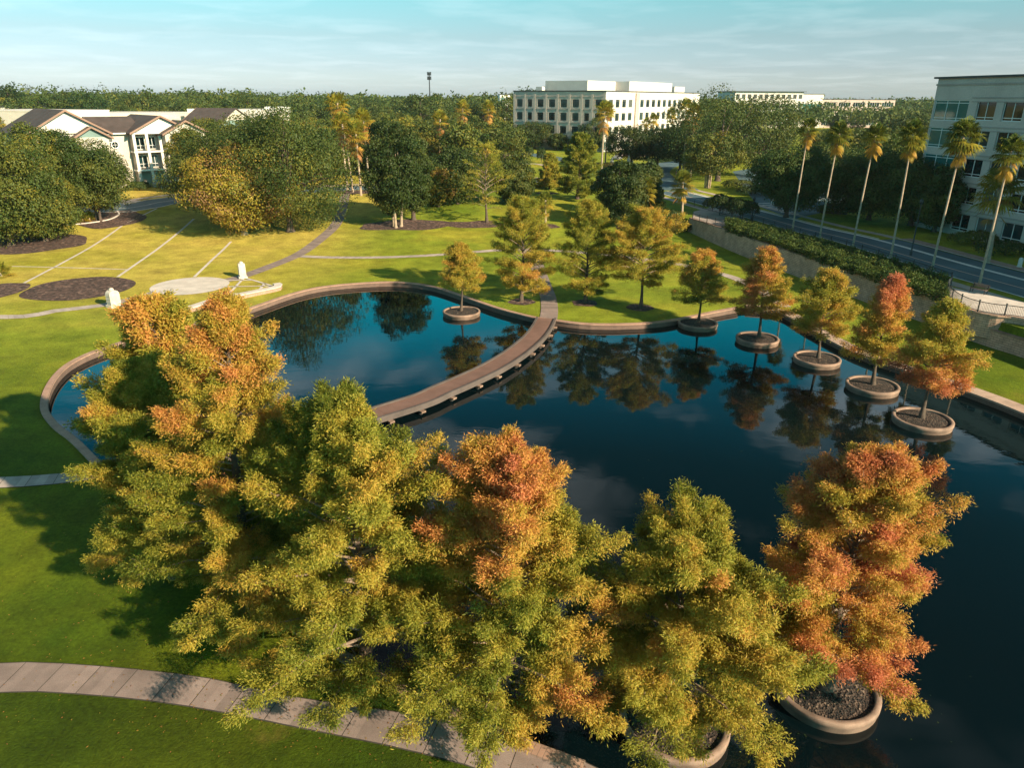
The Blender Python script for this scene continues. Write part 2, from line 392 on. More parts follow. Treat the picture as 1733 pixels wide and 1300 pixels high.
M['grey'] = plain('grey_precast', (0.50, 0.43, 0.385), 0.85, 0.12, 0.3)
M['greyband'] = plain('grey_band', (0.36, 0.31, 0.28), 0.85, 0.12, 0.3)
M['roof'] = plain('brown_shingle', (0.075, 0.055, 0.052), 0.9, 0.3, 0.5, fine=6)
M['fascia'] = plain('brown_fascia', (0.26, 0.16, 0.12), 0.8, 0.15, 0.5)
M['teal'] = plain('teal_siding', (0.16, 0.24, 0.23), 0.8, 0.15, 0.5)
M['cream'] = plain('cream_siding', (0.52, 0.47, 0.41), 0.8, 0.12, 0.5)
M['dark'] = plain('dark_roofing', (0.06, 0.065, 0.07), 0.9, 0.2, 0.5)
M['frame'] = plain('window_frame', (0.72, 0.72, 0.70), 0.5, 0.06, 1.0)
M['darkframe'] = plain('dark_window_frame', (0.10, 0.12, 0.12), 0.5, 0.1, 1.0)
def glass(name, c, rough=0.04, spec=0.5):
    m, nt, b = new_mat(name); b.inputs['Base Color'].default_value = (*c, 1); b.inputs['Roughness'].default_value = rough
    b.inputs['IOR'].default_value = 1.5; b.inputs['Specular IOR Level'].default_value = spec
    bump(nt, b, noise(nt, pos(nt), 0.8, 2.0), 0.02, 0.05); return m
M['glass'] = glass('dark_glass', (0.004, 0.020, 0.024))
nt = M['glass'].node_tree; oi = N(nt, 'ShaderNodeObjectInfo')      # panes differ: dark rooms, some with drawn blinds
r = ramp(nt, [(0.0, (0.003, 0.014, 0.017)), (0.55, (0.010, 0.034, 0.038)), (0.72, (0.03, 0.055, 0.058)), (0.86, (0.11, 0.12, 0.115)), (1.0, (0.20, 0.20, 0.185))], oi.outputs['Random'], 'CONSTANT')
nt.links.new(r.outputs['Color'], nt.nodes['Principled BSDF'].inputs['Base Color']); M['tealglass'] = glass('teal_glass', (0.015, 0.12, 0.115), 0.03, 1.0)
M['cypress'] = leafy('cypress_leaf', [(0.0, (0.050, 0.092, 0.013)), (0.25, (0.165, 0.195, 0.024)), (0.45, (0.38, 0.345, 0.046)), (0.62, (0.56, 0.375, 0.060)), (0.80, (0.64, 0.285, 0.085)), (1.0, (0.60, 0.20, 0.10))], 0.42)
M['oak'] = leafy('oak_leaf', [(0.0, (0.016, 0.036, 0.010)), (0.3, (0.042, 0.072, 0.014)), (0.5, (0.078, 0.102, 0.022)), (0.7, (0.15, 0.150, 0.024)), (0.85, (0.27, 0.20, 0.02)), (1.0, (0.20, 0.11, 0.05))], 0.25)
M['palm'] = leafy('palm_frond', [(0.0, (0.05, 0.085, 0.014)), (0.25, (0.15, 0.175, 0.025)), (0.45, (0.34, 0.29, 0.035)), (0.7, (0.50, 0.29, 0.05)), (1.0, (0.38, 0.17, 0.075))], 0.4)
# ------------------------------------------------------------------ plant geometry
def prof_cypress(t): return np.minimum(1, (t + 0.12) / 0.30) ** 0.7 * (1 - t ** 1.75) ** 0.78
def prof_cone(t): return np.minimum(1, (t + 0.10) / 0.22) ** 0.7 * (1 - t) ** 0.8
def cypress_mesh(seed, H, Rr, clear, nl, sub, lpc, ll, lw, prof=prof_cypress, lean=(0, 0), tf=None, spread=0.16, droop=0.45, sparse=0.0, gap=0.75, tk=1.0, sweep=0.0):
    """a feathery conifer: tapered trunk, limbs in a spiral, foliage sprays along side branches -> trunk mesh, crown mesh"""
    rng = np.random.default_rng(seed); wood = MB(); limb = MB(); wood.limb = limb
    zt = np.linspace(0, H * 0.96, 12)
    def axis(z):
        q = z / H; return np.array([lean[0] * q + 0.12 * math.sin(q * 5 + seed), lean[1] * q + 0.12 * math.cos(q * 4 + seed), z])
    r0 = (0.020 * H + 0.03) * tk
    wood.tube([axis(z) for z in zt], [r0 * (1.7 if i == 0 else 1.15 if i == 1 else 1) * (1 - 0.93 * z / H) for i, z in enumerate(zt)], 9)
    lob = rng.normal(0, 1, (3, 4))
    As, Bs, Ts = [], [], []
    for i in range(nl):
        t = (i + rng.random()) / nl; t = t ** 0.9
        z = clear + (H * 0.97 - clear) * t; az = i * 2.39996 + rng.normal(0, 0.35)
        lump = 1 + 0.18 * math.sin(2 * az + lob[0, 0] * 3 + 4 * t) + 0.14 * math.sin(3 * az + lob[1, 1] * 3 - 7 * t)
        r = Rr * float(prof(np.array(t))) * lump * (gap + (1.12 - gap) * rng.random()) + 0.15
        a = axis(z); up = (0.12 if sweep == 0 else -0.10) + 0.85 * t ** 1.3 + sweep * min(1, t * 3.2)
        e = a + np.array([math.cos(az) * r, math.sin(az) * r, r * up + rng.normal(0, 0.08) * r])
        mid = (a + e) / 2 + np.array([0, 0, 0.10 * r])
        if r > 0.5: limb.tube([a, mid, e], [0.012 * r + 0.025, 0.009 * r + 0.015, 0.008], 4, cap=False)
        ldir = (e - a) / np.linalg.norm(e - a)
        ct = rng.normal(0, 0.5)
        m = max(2, int(sub * (0.45 + 0.55 * r / Rr) + 0.5))
        for j in range(m):
            s = 0.30 + 0.70 * (j + rng.random() * 0.8) / m
            p = (1 - s) ** 2 * a + 2 * s * (1 - s) * mid + s * s * e
            side = (1 if j % 2 else -1) * rng.uniform(0.35, 1.15) if s < 0.93 else rng.normal(0, 0.2)
            d = np.array([ldir[0] * math.cos(side) - ldir[1] * math.sin(side), ldir[0] * math.sin(side) + ldir[1] * math.cos(side), ldir[2] + rng.uniform(0.0, 0.55) + sweep * 2.2 * rng.random() * min(1, t * 3.2)])
            d /= np.linalg.norm(d); l = (0.42 + 0.26 * r ** 0.7) * rng.uniform(0.7, 1.3) * (1.15 - 0.45 * s)
            As.append(p); Bs.append(p + d * l); Ts.append((t, ct + rng.normal(0, 0.35)))
            if rng.random() < 0.7: limb.tube([p, p + d * l * 0.5, p + d * l * 1.08 + np.array([0, 0, .04])], [0.016, 0.011, 0.005], 3, cap=False)
    As = np.array(As); Bs = np.array(Bs); Ts = np.array(Ts); nc = len(As)
    keep = rng.random(nc) >= sparse; As, Bs, Ts = As[keep], Bs[keep], Ts[keep]; nc = len(As)
    k = np.repeat(np.arange(nc), lpc); n = len(k)
    q = rng.random(n) ** 0.8; ax = Bs - As; al = np.linalg.norm(ax, axis=1)
    off = rng.normal(0, 1, (n, 3)); off *= ((0.10 + spread * al[k]) * (1.15 - 0.6 * q))[:, None]; off[:, 2] *= 0.75
    C = As[k] + ax[k] * q[:, None] + off
    adir = ax / al[:, None]
    D = adir[k] * 0.65 + off / (np.linalg.norm(off, axis=1)[:, None] + 1e-6) * 0.28 + rng.normal(0, 0.55, (n, 3)); D[:, 2] -= droop * (0.4 + 1.2 * rng.random(n))
    cen = np.array([axis(z) for z in C[:, 2]]); outw = C - cen; outw[:, 2] = 0; outw /= np.linalg.norm(outw, axis=1)[:, None] + 1e-6
    Nn = rng.normal(0, 0.55, (n, 3)) + outw * 0.55 + off / (np.linalg.norm(off, axis=1)[:, None] + 1e-6) * 0.5; Nn[:, 2] += 0.55
    tt = 0.40 + 0.11 * Ts[k, 1] + rng.normal(0, 0.055, n)
    if tf is not None: tt = tt + tf(Ts[k, 0], C)
    L = ll * rng.uniform(0.6, 1.35, n); W = lw * rng.uniform(0.6, 1.3, n)
    return wood, leaf_mesh('crown', C, D, Nn, L, W, np.clip(tt, 0, 1), M['cypress'])
def oak_mesh(seed, H, Rr, clear, ncl, lpc, ll, trunks=1, flat=1.0, mat='oak', tbase=0.45, tvar=0.10, lean=0.0, rag=0.32, crs=0.20, tbark='bark', aspect=0.75):
    """a broad crown: leaf clumps over an uneven dome, limbs reaching into it"""
    rng = np.random.default_rng(seed); wood = MB(); cz = (H + clear * 0.75) / 2; rz = (H - clear * 0.75) / 2
    i = np.arange(ncl) + 0.5; ph = np.arccos(1 - 2 * i / ncl); th = i * 2.39996
    V = np.c_[np.cos(th) * np.sin(ph), np.sin(th) * np.sin(ph), np.cos(ph)] + rng.normal(0, 0.16, (ncl, 3)); V /= np.linalg.norm(V, axis=1)[:, None]
    f = rng.normal(0, 1, (4, 3)) * 2.2; w = sum(np.sin(V @ f[j] + j * 1.7) for j in range(4)) / 4
    rad = 1.0 + rag * w + rng.normal(0, 0.09, ncl); rad[rng.random(ncl) < 0.22] *= 0.62
    rc = Rr * crs * rng.uniform(0.7, 1.35, ncl)
    Cc = V * rad[:, None] * np.array([Rr - Rr * crs * 0.7, Rr - Rr * crs * 0.7, rz - Rr * crs * 0.5]); Cc[:, 2] = np.where(Cc[:, 2] < 0, Cc[:, 2] * flat, Cc[:, 2]) + cz
    Cc[:, 2] = np.maximum(Cc[:, 2], clear * 0.8 + rc * 0.5)
    for b in range(trunks):
        a = b * 2 * math.pi / max(1, trunks) + seed; br = 0.0 if trunks == 1 else 0.045 * H
        p0 = np.array([math.cos(a) * br, math.sin(a) * br, 0]); tr = (0.028 * H + 0.06) / (1 if trunks == 1 else 1.7 + trunks * 0.15)
        p1 = p0 * 1.3 + np.array([0, 0, clear]); p2 = p0 * 2.2 + np.array([0, 0, cz]); p3 = p0 * 2.5 + np.array([0, 0, H * 0.86])
        wood.tube([p0, p0 * 1.1 + (0, 0, 0.5), p1, p2, p3], [tr * 1.5, tr * 1.05, tr * 0.9, tr * 0.5, tr * 0.15], 8)
        for j in range(b, ncl, max(4 * trunks, 5)):
            s = p1 + (p2 - p1) * rng.uniform(0, 0.8); e = Cc[j]
            wood.tube([s, s * 0.45 + e * 0.55 + (0, 0, 0.3), e], [tr * 0.42, tr * 0.25, tr * 0.08], 4, cap=False)
    k = np.repeat(np.arange(ncl), lpc); n = len(k)
    u = rng.normal(0, 1, (n, 3)); u[:, 2] += 0.35; u += V[k] * 0.45; u /= np.linalg.norm(u, axis=1)[:, None]
    C = Cc[k] + u * (rc[k] * rng.uniform(0.55, 1.12, n))[:, None] * np.array([1.15, 1.15, aspect])
    Nn = u + rng.normal(0, 0.5, (n, 3)); D = rng.normal(0, 1, (n, 3)); D -= Nn * (D * Nn).sum(1)[:, None] / (Nn * Nn).sum(1)[:, None]; D[:, 2] -= 0.2
    tt = np.clip(tbase + (rng.normal(0, tvar, ncl))[k] + rng.normal(0, 0.07, n), 0, 1)
    return wood, leaf_mesh('crown', C, D, Nn, ll * rng.uniform(0.6, 1.4, n), ll * 0.62 * rng.uniform(0.7, 1.3, n), tt, M[mat])
def palm_mesh(seed, H, nfr, flen, lean=(0, 0), skirt=0.3, tr=0.16, fan=0.55, dead=True, round_=False, swell=1.25):
    """a fan palm: thin ringed trunk, fan fronds of many fingers, old fronds hanging below"""
    rng = np.random.default_rng(seed); wood = MB(); pts = []; rad = []
    for i in range(14):
        q = i / 13; pts.append((lean[0] * q ** 1.5, lean[1] * q ** 1.5, H * q)); rad.append(tr * (swell if i == 0 else 1.0) * (1 - 0.35 * q) * (1 + 0.05 * (i % 2)))
    wood.tube(pts, rad, 8)
    top = np.array([lean[0], lean[1], H]); v = []; q4 = []; tt = []
    for i in range(nfr):
        s = (i + rng.random()) / nfr                       # 0 = youngest, upright; 1 = oldest, hanging
        el = R(88) - s ** 0.85 * R(150 if dead else (135 if round_ else 120)) + rng.normal(0, 0.12); az = i * 2.39996 + rng.normal(0, 0.3)
        d = np.array([math.cos(az) * math.cos(el), math.sin(az) * math.cos(el), math.sin(el)])
        old = s > 1 - skirt
        pet = flen * (0.52 if not old else 0.34) * rng.uniform(0.8, 1.15); b = top + np.array([0, 0, -0.9 * s * flen * 0.55])
        if old: b = top + np.array([0, 0, -flen * (0.25 + 0.9 * (s - 1 + skirt) / skirt)])
        c = b + d * pet; side = np.cross(d, (0, 0, 1.0)); side /= np.linalg.norm(side) + 1e-6; nn = np.cross(side, d)
        ti = (0.28 + 0.34 * s + rng.normal(0, 0.07)) if not old else 0.80 + rng.normal(0, 0.10)
        def quad4(a, b2, c2, d2, tv):
            m = len(v); v.extend([a, b2, c2, d2]); q4.append((m, m + 1, m + 2, m + 3)); tt.append(tv)
        quad4(b - side * 0.025, b + side * 0.025, c + side * 0.015, c - side * 0.015, ti)
        nf = 15; bl = flen * fan * rng.uniform(0.85, 1.2) * (0.8 if old else 1); span = R(125 if not old else 70)
        for j in range(nf):
            a = (j / (nf - 1) - 0.5) * 2 * span; fd = d * math.cos(a) + side * math.sin(a)
            lj = bl * (1 - 0.30 * abs(a) / span); m1 = c + fd * lj * 0.6 - nn * 0.05 * lj; sg = 0.22 + 0.35 * rng.random() if not old else 0.25
            e = c + fd * lj + np.array([0, 0, -sg * lj]); w = np.cross(fd, nn); w /= np.linalg.norm(w) + 1e-6; hw = lj * 0.62 * math.sin(span / nf) * 0.75
            quad4(c, m1 - w * hw + nn * 0.02, e, m1 + w * hw - nn * 0.02, np.clip(ti + rng.normal(0, 0.05) + 0.04 * (abs(a) / span), 0, 1))
    return wood, raw_mesh('crown', np.array(v), np.array(q4), tt, M['palm'])
def plant(name, geo, loc, rz, label, cat='tree', group=None, bark='bark', shift=0.0, bright=1.0, scale=1.0, src=None, crown='crown'):
    """one tree: an empty at its foot with trunk and crown; geo may be an earlier tree's pair of meshes"""
    t = empty(name, loc, rz); t.scale = (scale,) * 3 if not hasattr(scale, '__len__') else scale
    tag(t, label, cat, group)
    w, cme = geo
    if isinstance(w, MB):
        o = w.build('trunk', M[bark], t); wme = o.data
        if hasattr(w, 'limb'): w.limb.build('limbs', M['limb'], t)
    else: o = link('trunk', w, t); wme = w
    c = link(crown, cme, t); c.color = (0.5 + shift, bright, 0, 1)
    return t, (wme, cme)
# ------------------------------------------------------------------ pond outline, ground
def W2(pts): return [tuple(P(*p)[:2]) for p in pts]
pond = ([(2.6, 18.75)] + W2([(900, 1268), (830, 1238)]) + [(-5.2, 22.9), (-10.5, 26.6), (-16.2, 31.2), (-21.5, 36.0), (-25.4, 40.0)]
        + W2([(128, 748), (95, 722), (76, 692), (84, 656), (107, 626), (137, 607), (174, 592), (240, 571), (320, 551), (405, 529), (500, 497), (560, 485),
              (640, 479), (690, 480), (735, 487), (785, 503), (840, 522), (880, 533), (912, 540), (937, 543), (965, 547), (1000, 550), (1060, 550), (1120, 546), (1170, 537), (1215, 528), (1248, 522)]))
shore = W2([(1262, 521), (1320, 529), (1375, 560), (1450, 598), (1540, 630), (1640, 664), (1733, 700)]) + [(40.6, 43), (40.6, 35), (37.5, 26.5), (31, 20.5), (22.5, 17), (13.5, 15.8), (7, 17.0)]
pondL = spline(pond, 0.8); pondR = spline(shore, 0.8)
outline = np.r_[pondL, pondR]
WL = -0.45
# ground sheet: triangulated with the pond as a hole and the retaining wall as a step
pts = []; zs = []
def gp(x, y, z=None): pts.append((x, y)); zs.append(float(ground(x, y)) if z is None else z)
edges = []
b0 = 0
for x, y in outline: gp(x, y)
n0 = len(outline); edges += [(i, (i + 1) % n0) for i in range(n0)]
wl = spline(WALL, 2.5); wt = np.gradient(wl, axis=0); wt /= np.linalg.norm(wt, axis=1)[:, None]; wn = np.c_[-wt[:, 1], wt[:, 0]]
if wn[3][0] < 0: wn = -wn
wf = wl + wn * 0.05; wb = wl + wn * 0.40
for line, hi in ((wf, 0), (wb, 1)):
    s = len(pts)
    for i, (x, y) in enumerate(line): gp(x, y, UP if hi else float(UP * sstep(108, 165, y)))
    edges += [(s + i, s + i + 1) for i in range(len(line) - 1)]
def grid(x0, x1, y0, y1, st, hole=None):
    for x in np.arange(x0, x1 + .01, st):
        for y in np.arange(y0, y1 + .01, st):
            if hole and hole[0] <= x <= hole[1] and hole[2] <= y <= hole[3]: continue
            if 0 < y < 130 and abs(x - np.interp(y, _wy, _wx)) < 1.5: continue
            gp(x + 0.013 * math.sin(y * 7.1), y + 0.011 * math.sin(x * 5.3))
grid(-130, 110, -30, 200, 3.4)
grid(-700, 900, -300, 1200, 50, (-140, 120, -40, 210))
for r in (1800, 4000):
    for k in range(24): gp(r * math.cos(k * math.pi / 12), r * math.sin(k * math.pi / 12) + 200)
res = delaunay_2d_cdt([Vector(p) for p in pts], edges, [], 0, 1e-4)
ov = [(v.x, v.y, zs[o[0]] if o else float(ground(v.x, v.y))) for v, o in zip(res[0], res[3])]
cx = np.array([np.mean([ov[i][0] for i in f]) for f in res[2]]); cy = np.array([np.mean([ov[i][1] for i in f]) for f in res[2]])
ins = inside(cx, cy, outline)
g = MB(); g.add(ov, [tuple(f) for f, k in zip(res[2], ins) if not k], smooth=False)
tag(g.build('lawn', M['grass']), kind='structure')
def flip_up(o):
    bm = bmesh.new(); bm.from_mesh(o.data); bmesh.ops.recalc_face_normals(bm, faces=bm.faces[:])
    for f in bm.faces:
        if f.normal.z < 0: f.normal_flip()
    bm.to_mesh(o.data); bm.free()
flip_up(bpy.data.objects['lawn'])
# water: one sheet a little under the coping
wat = MB(); wat.add([(x, y, WL) for x, y in outline], [tuple(range(n0))]); o = wat.build('water', M['water']); flip_up(o); tag(o, kind='structure')
bed = MB(); bed.add([(x, y, -1.6) for x, y in outline], [tuple(range(n0))]); o = bed.build('pond_bed', M['soil']); flip_up(o); tag(o, kind='structure')

# pond walls with coping: the round brick rim and the straight pale shore
rim = empty('pond_rim', (0, 0, 0)); tag(rim, 'low curved brick rim around the pond between grass and water', 'pond rim')
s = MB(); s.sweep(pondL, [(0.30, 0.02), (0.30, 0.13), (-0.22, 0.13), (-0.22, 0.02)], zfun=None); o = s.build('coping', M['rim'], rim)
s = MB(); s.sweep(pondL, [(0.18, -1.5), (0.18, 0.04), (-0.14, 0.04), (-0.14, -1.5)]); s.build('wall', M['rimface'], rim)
kr = empty('shore_edging', (0, 0, 0)); tag(kr, 'wide pale stone walkway edging along the straight pond shore by the retaining wall', 'stone edging')
s = MB(); s.sweep(pondR, [(1.25, 0.0), (1.25, 0.10), (-0.20, 0.10), (-0.20, -0.06)]); o = s.build('coping', M['palerim'], kr)
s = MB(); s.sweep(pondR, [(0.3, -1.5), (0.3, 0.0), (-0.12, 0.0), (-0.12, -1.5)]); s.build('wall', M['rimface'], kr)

def strip_mesh(L, Rr, slab, name, m, z=0.035, gap=0.03, joint=True, thick=0.03, seed=1):
    """a walk between two edge lines, laid as separate slabs over a dark joint bed"""
    n = max(2, int(length(L) / slab)); L2 = resample(L, n + 1); R2 = resample(Rr, n + 1); mb = MB(); base = MB(); rnd = random.Random(seed)
    for i in range(n):
        k = 3
        for j in range(k):
            def ed(A, t):
                q = A[i] + (A[i + 1] - A[i]) * t; return q
            t0, t1 = j / k, (j + 1) / k; ln = np.linalg.norm(L2[i + 1] - L2[i]) + 1e-6
            if j == 0: t0 = gap / 2 / ln
            if j == k - 1: t1 = 1 - gap / 2 / ln
            a, b, c, d = ed(L2, t0), ed(L2, t1), ed(R2, t1), ed(R2, t0)
            V = [(*q, float(ground(*q)) + z) for q in (a, b, c, d)]
            mb.add(V, [(0, 1, 2, 3)]); 
            a, b, c, d = ed(L2, j / k), ed(L2, (j + 1) / k), ed(R2, (j + 1) / k), ed(R2, j / k)
            mid = [(q - p) * 0.0 for p, q in ((a, d),)]
            def wide(p, q): u = (p - q); u = u / (np.linalg.norm(u) + 1e-6); return p + u * 0.05
            V = [(*q, float(ground(*q)) + z - 0.012) for q in (wide(a, d), wide(b, c), wide(c, b), wide(d, a))]
            base.add(V, [(0, 1, 2, 3)])
    o = mb.build(name, m); flip_up(o); tag(o, kind='structure')
    if joint: o2 = base.build(name + '_joint', M['joint']); flip_up(o2); tag(o2, kind='structure')
    return o
def slab_mat(name, c):
    m, nt, b = new_mat(name); v = pos(nt)
    gi = N(nt, 'ShaderNodeNewGeometry')
    a = ramp(nt, [(0.3, g3(0.68)), (0.7, g3(1.12))], noise(nt, v, 0.7, 6.0, 0.65)); k = mixc(nt, 1.0, c, a.outputs['Color'], 'MULTIPLY')
    a = ramp(nt, [(0.35, g3(0.8)), (0.65, g3(1.1))], noise(nt, v, 28.0, 3.0)); k = mixc(nt, 1.0, k, a.outputs['Color'], 'MULTIPLY')
    a = ramp(nt, [(0.0, g3(0.80)), (1.0, g3(1.12))], gi.outputs['Random Per Island']); k = mixc(nt, 1.0, k, a.outputs['Color'], 'MULTIPLY')
    nt.links.new(k, b.inputs['Base Color']); b.inputs['Roughness'].default_value = 0.88
    return m
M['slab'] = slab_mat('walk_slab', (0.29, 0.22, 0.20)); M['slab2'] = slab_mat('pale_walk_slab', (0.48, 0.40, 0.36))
def G2(px): return [tuple(at(*p)[:2]) for p in px]
def offs(line, d):
    p = np.asarray(line); t = np.gradient(p, axis=0); t /= np.linalg.norm(t, axis=1)[:, None]
    return p + np.c_[-t[:, 1], t[:, 0]] * d
def path(name, px, width, slab=1.5, m='slab', extra0=(), extra1=(), z=0.035):
    c = spline(list(extra0) + G2(px) + list(extra1), 0.7)
    return strip_mesh(offs(c, width / 2), offs(c, -width / 2), slab, name, M[m], z=z, gap=0.025, joint=False)
far_e = spline([(-33, 22.5)] + G2([(0, 1124.5), (129, 1127), (258, 1138), (369, 1153), (480, 1179), (640, 1203), (825, 1231), (886, 1259), (960, 1277)]) + [(5.5, 17.2), (9, 15.6)], 0.5)
near_e = spline([(-33, 21.0)] + G2([(0, 1173), (148, 1177), (277, 1190), (406, 1212), (528, 1237), (640, 1259), (726, 1279), (802, 1300)]) + [(2, 17.3), (5, 15.6), (8.4, 14)], 0.5)
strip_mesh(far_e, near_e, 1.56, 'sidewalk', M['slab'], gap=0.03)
c = spline([(-45, 37.6)] + G2([(0, 817.5), (125, 808)]) + [(-23.6, 40.6)], 0.6); strip_mesh(offs(c, .68), offs(c, -.68), 1.5, 'path', M['slab2'], gap=0.03)
path('path', [(0, 537), (90, 527), (180, 516), (235, 503), (275, 492)], 1.5, m='slab2', extra0=[(-80, 76)])
path('path', [(378, 476), (408, 469), (455, 452), (503, 432), (542, 405), (566, 383), (578, 360), (582, 340), (585, 328)], 1.9, m='slab')
path('path', [(510, 434), (560, 436), (640, 436), (720, 433), (800, 427), (860, 423), (930, 424), (1010, 430), (1090, 439), (1151, 448), (1220, 464), (1257, 477), (1300, 500), (1328, 520)], 1.5, m='slab2', z=0.045)
path('path', [(928, 541), (930, 524), (928, 505), (922, 488), (915, 468), (905, 440), (896, 425)], 1.9, m='slab', z=0.05)
# thin stone strips set in the left lawn
for px, w in (([(32, 484), (95, 451), (210, 379.5), (266, 352.6)], .38), ([(199, 469), (277, 413.5), (328, 370.6)], .40), ([(329, 469), (360, 439), (391, 409)], .38), ([(20, 451), (110, 453), (216, 456.5)], .30)):
    c = np.array(G2(px)); c = resample(c, 24); strip_mesh(offs(c, w / 2), offs(c, -w / 2), 1.2, 'lawn_strip_path', M['pale_concrete'], z=0.03, gap=0.03, joint=False)
# plaza: round concrete pad and a triangle of grass panels with stone strips
pc = at(322, 484); padr = 4.6
def disc(name, c, rx, ry, m, z, rz=0.0, rag=0.0, n=72, seed=1, kind='structure'):
    mb = MB(); rn = np.random.default_rng(seed); ph = rn.random(5) * 6.28
    ring = []
    for k in range(n):
        a = 2 * math.pi * k / n; f = 1 + rag * sum(math.sin(a * (j + 2) + ph[j]) for j in range(5)) / 2
        x, y = rx * f * math.cos(a), ry * f * math.sin(a); ring.append((c[0] + x * math.cos(rz) - y * math.sin(rz), c[1] + x * math.sin(rz) + y * math.cos(rz)))
    V = [(c[0], c[1], float(ground(c[0], c[1])) + z)]
    for s in (0.35, 0.7, 1.0):
        for x, y in ring:
            X, Y = c[0] + (x - c[0]) * s, c[1] + (y - c[1]) * s; V.append((X, Y, float(ground(X, Y)) + z))
    fs = [(0, 1 + k, 1 + (k + 1) % n) for k in range(n)]
    for r in range(2): fs += [(1 + r * n + k, 1 + (r + 1) * n + k, 1 + (r + 1) * n + (k + 1) % n, 1 + r * n + (k + 1) % n) for k in range(n)]
    mb.add(V, fs); o = mb.build(name, m); flip_up(o)
    return tag(o, kind=kind)
disc('plaza_pavement', pc, padr, padr * 1.0, M['pale_concrete'], 0.05)
for px in ([(379, 475.5), (426, 475)], [(382, 486), (463, 484.5)], [(360, 498), (416, 497.5)], [(413, 471), (379, 507)], [(448, 480), (439, 492)], [(415, 471), (470, 487)]):
    c = resample(np.array(G2(px)), 8); strip_mesh(offs(c, .17), offs(c, -.17), 1.5, 'plaza_strip_path', M['pale_concrete'], z=0.065, gap=0.02, joint=False)
pw = empty('plaza_wall', (0, 0, 0)); tag(pw, 'low brick terrace wall around the grass triangle beside the round plaza', 'low wall')
c = spline([tuple(at(*p)[:2]) for p in ((468, 486), (470, 491), (420, 502), (364, 514), (320, 528), (268, 543), (235, 540))], 0.6)
s = MB(); s.sweep(c, [(0.42, -0.3), (0.42, 0.42), (-0.42, 0.42), (-0.42, -0.3)], zfun=lambda x, y: float(ground(x, y))); s.build('wall', M['rim'], pw)
s = MB(); s.sweep(c, [(0.47, 0.42), (0.47, 0.52), (-0.47, 0.52), (-0.47, 0.42), (0.47, 0.42)], zfun=lambda x, y: float(ground(x, y))); s.build('coping', M['pale_concrete'], pw)
# mulch beds
disc('mulch_bed', at(135, 488), 6.1, 6.1, M['mulch'], 0.03, rag=0.02, seed=2)
disc('mulch_bed', at(-8, 494), 3.0, 4.6, M['mulch'], 0.036, rag=0.04, seed=3)
disc('mulch_bed', at(688, 381), 8.2, 4.2, M['mulch'], 0.03, rz=0.1, rag=0.08, seed=4)
disc('mulch_bed', at(800, 380), 6.0, 2.6, M['mulch'], 0.033, rag=0.12, seed=5)
disc('mulch_bed', at(190, 371), 5.5, 7.5, M['mulch'], 0.03, rz=0.3, rag=0.05, seed=6)
disc('mulch_bed', at(30, 412), 11, 7.5, M['mulch'], 0.03, rz=-0.1, rag=0.06, seed=7)
disc('mulch_bed', at(605, 325), 5.0, 3.0, M['mulch'], 0.03, rag=0.05, seed=8)
for i, p in enumerate(((883, 511), (990, 513), (1083, 521), (1065, 385), (923, 383), (925, 327))): disc('mulch_bed', at(*p), 1.5 if i < 3 else 2.4, 1.5 if i < 3 else 2.0, M['mulch'], 0.03, rag=0.06, seed=20 + i)
# stone kerb of the far-left bed
kb = empty('bed_kerb', (0, 0, 0)); tag(kb, 'pale curved kerb around the mulch bed under the left trees', 'kerb')
c = spline(G2([(60, 384), (112, 381), (150, 378), (185, 372), (201, 364), (199, 358)]), 0.5); s = MB()
s.sweep(c, [(0.15, -0.1), (0.15, 0.16), (-0.15, 0.16), (-0.15, -0.1)], zfun=lambda x, y: float(ground(x, y))); s.build('kerb_stones', M['pale_concrete'], kb)

# ------------------------------------------------------------------ street on the right (raised level)
def U2(px): return [tuple(P(*p, z=UP)[:2]) for p in px]
road_near = U2([(1160, 339), (1254, 366), (1333, 389), (1414, 409), (1540, 448), (1642, 478), (1733, 504)])
road_dir = np.array(road_near[-1]) - np.array(road_near[-3]); road_dir /= np.linalg.norm(road_dir)
ext = lambda q, d, n=1: tuple(np.array(q) + np.array(d) * n)
rn = spline([(31.5, 168), *road_near, ext(road_near[-1], road_dir, 40), ext(road_near[-1], road_dir, 110)], 2.0)
RW = 7.6
def lane(o0, o1, z, m, name, line=None):
    l = rn if line is None else line
    a = offs(l, o0); b = offs(l, o1); mb = MB(); n = len(l)
    mb.add([(*q, UP + z) for q in a] + [(*q, UP + z) for q in b], [(i, i + 1, n + i + 1, n + i) for i in range(n - 1)],
           [[(i, 0), (i + 1, 0), (i + 1, 1), (i, 1)] for i in range(n - 1)])
    o = mb.build(name, m); flip_up(o); return tag(o, kind='structure')
sgn = 1 if offs(rn, 1)[10][0] > rn[10][0] else -1
lane(0, sgn * RW, 0.012, M['asphalt'], 'road')
lane(sgn * -0.02, sgn * -0.26, 0.10, M['paint'], 'road_kerb')
lane(sgn * 3.35, sgn * 3.57, 0.020, M['yellow_paint'], 'road_marking')
half = rn[(rn[:, 1] < 146)]
lane(sgn * (RW - 0.75), sgn * RW, 0.022, M['paint'], 'road_marking', rn)
low = rn[(rn[:, 1] < 108)]
lane(sgn * RW, sgn * (RW + 2.9), 0.012, M['asphalt'], 'road_turn_lane', low)
lane(sgn * (RW + 2.9), sgn * (RW + 3.15), 0.11, M['paint'], 'road_kerb', low)
lane(sgn * (RW + 3.15), sgn * (RW + 5.3), 0.06, M['paver'], 'pavement', low)
up = rn[(rn[:, 1] >= 106)]
lane(sgn * RW, sgn * (RW + 0.25), 0.11, M['paint'], 'road_kerb', up)
lane(sgn * (RW + 2.6), sgn * (RW + 4.0), 0.04, M['slab2'], 'pavement', up)
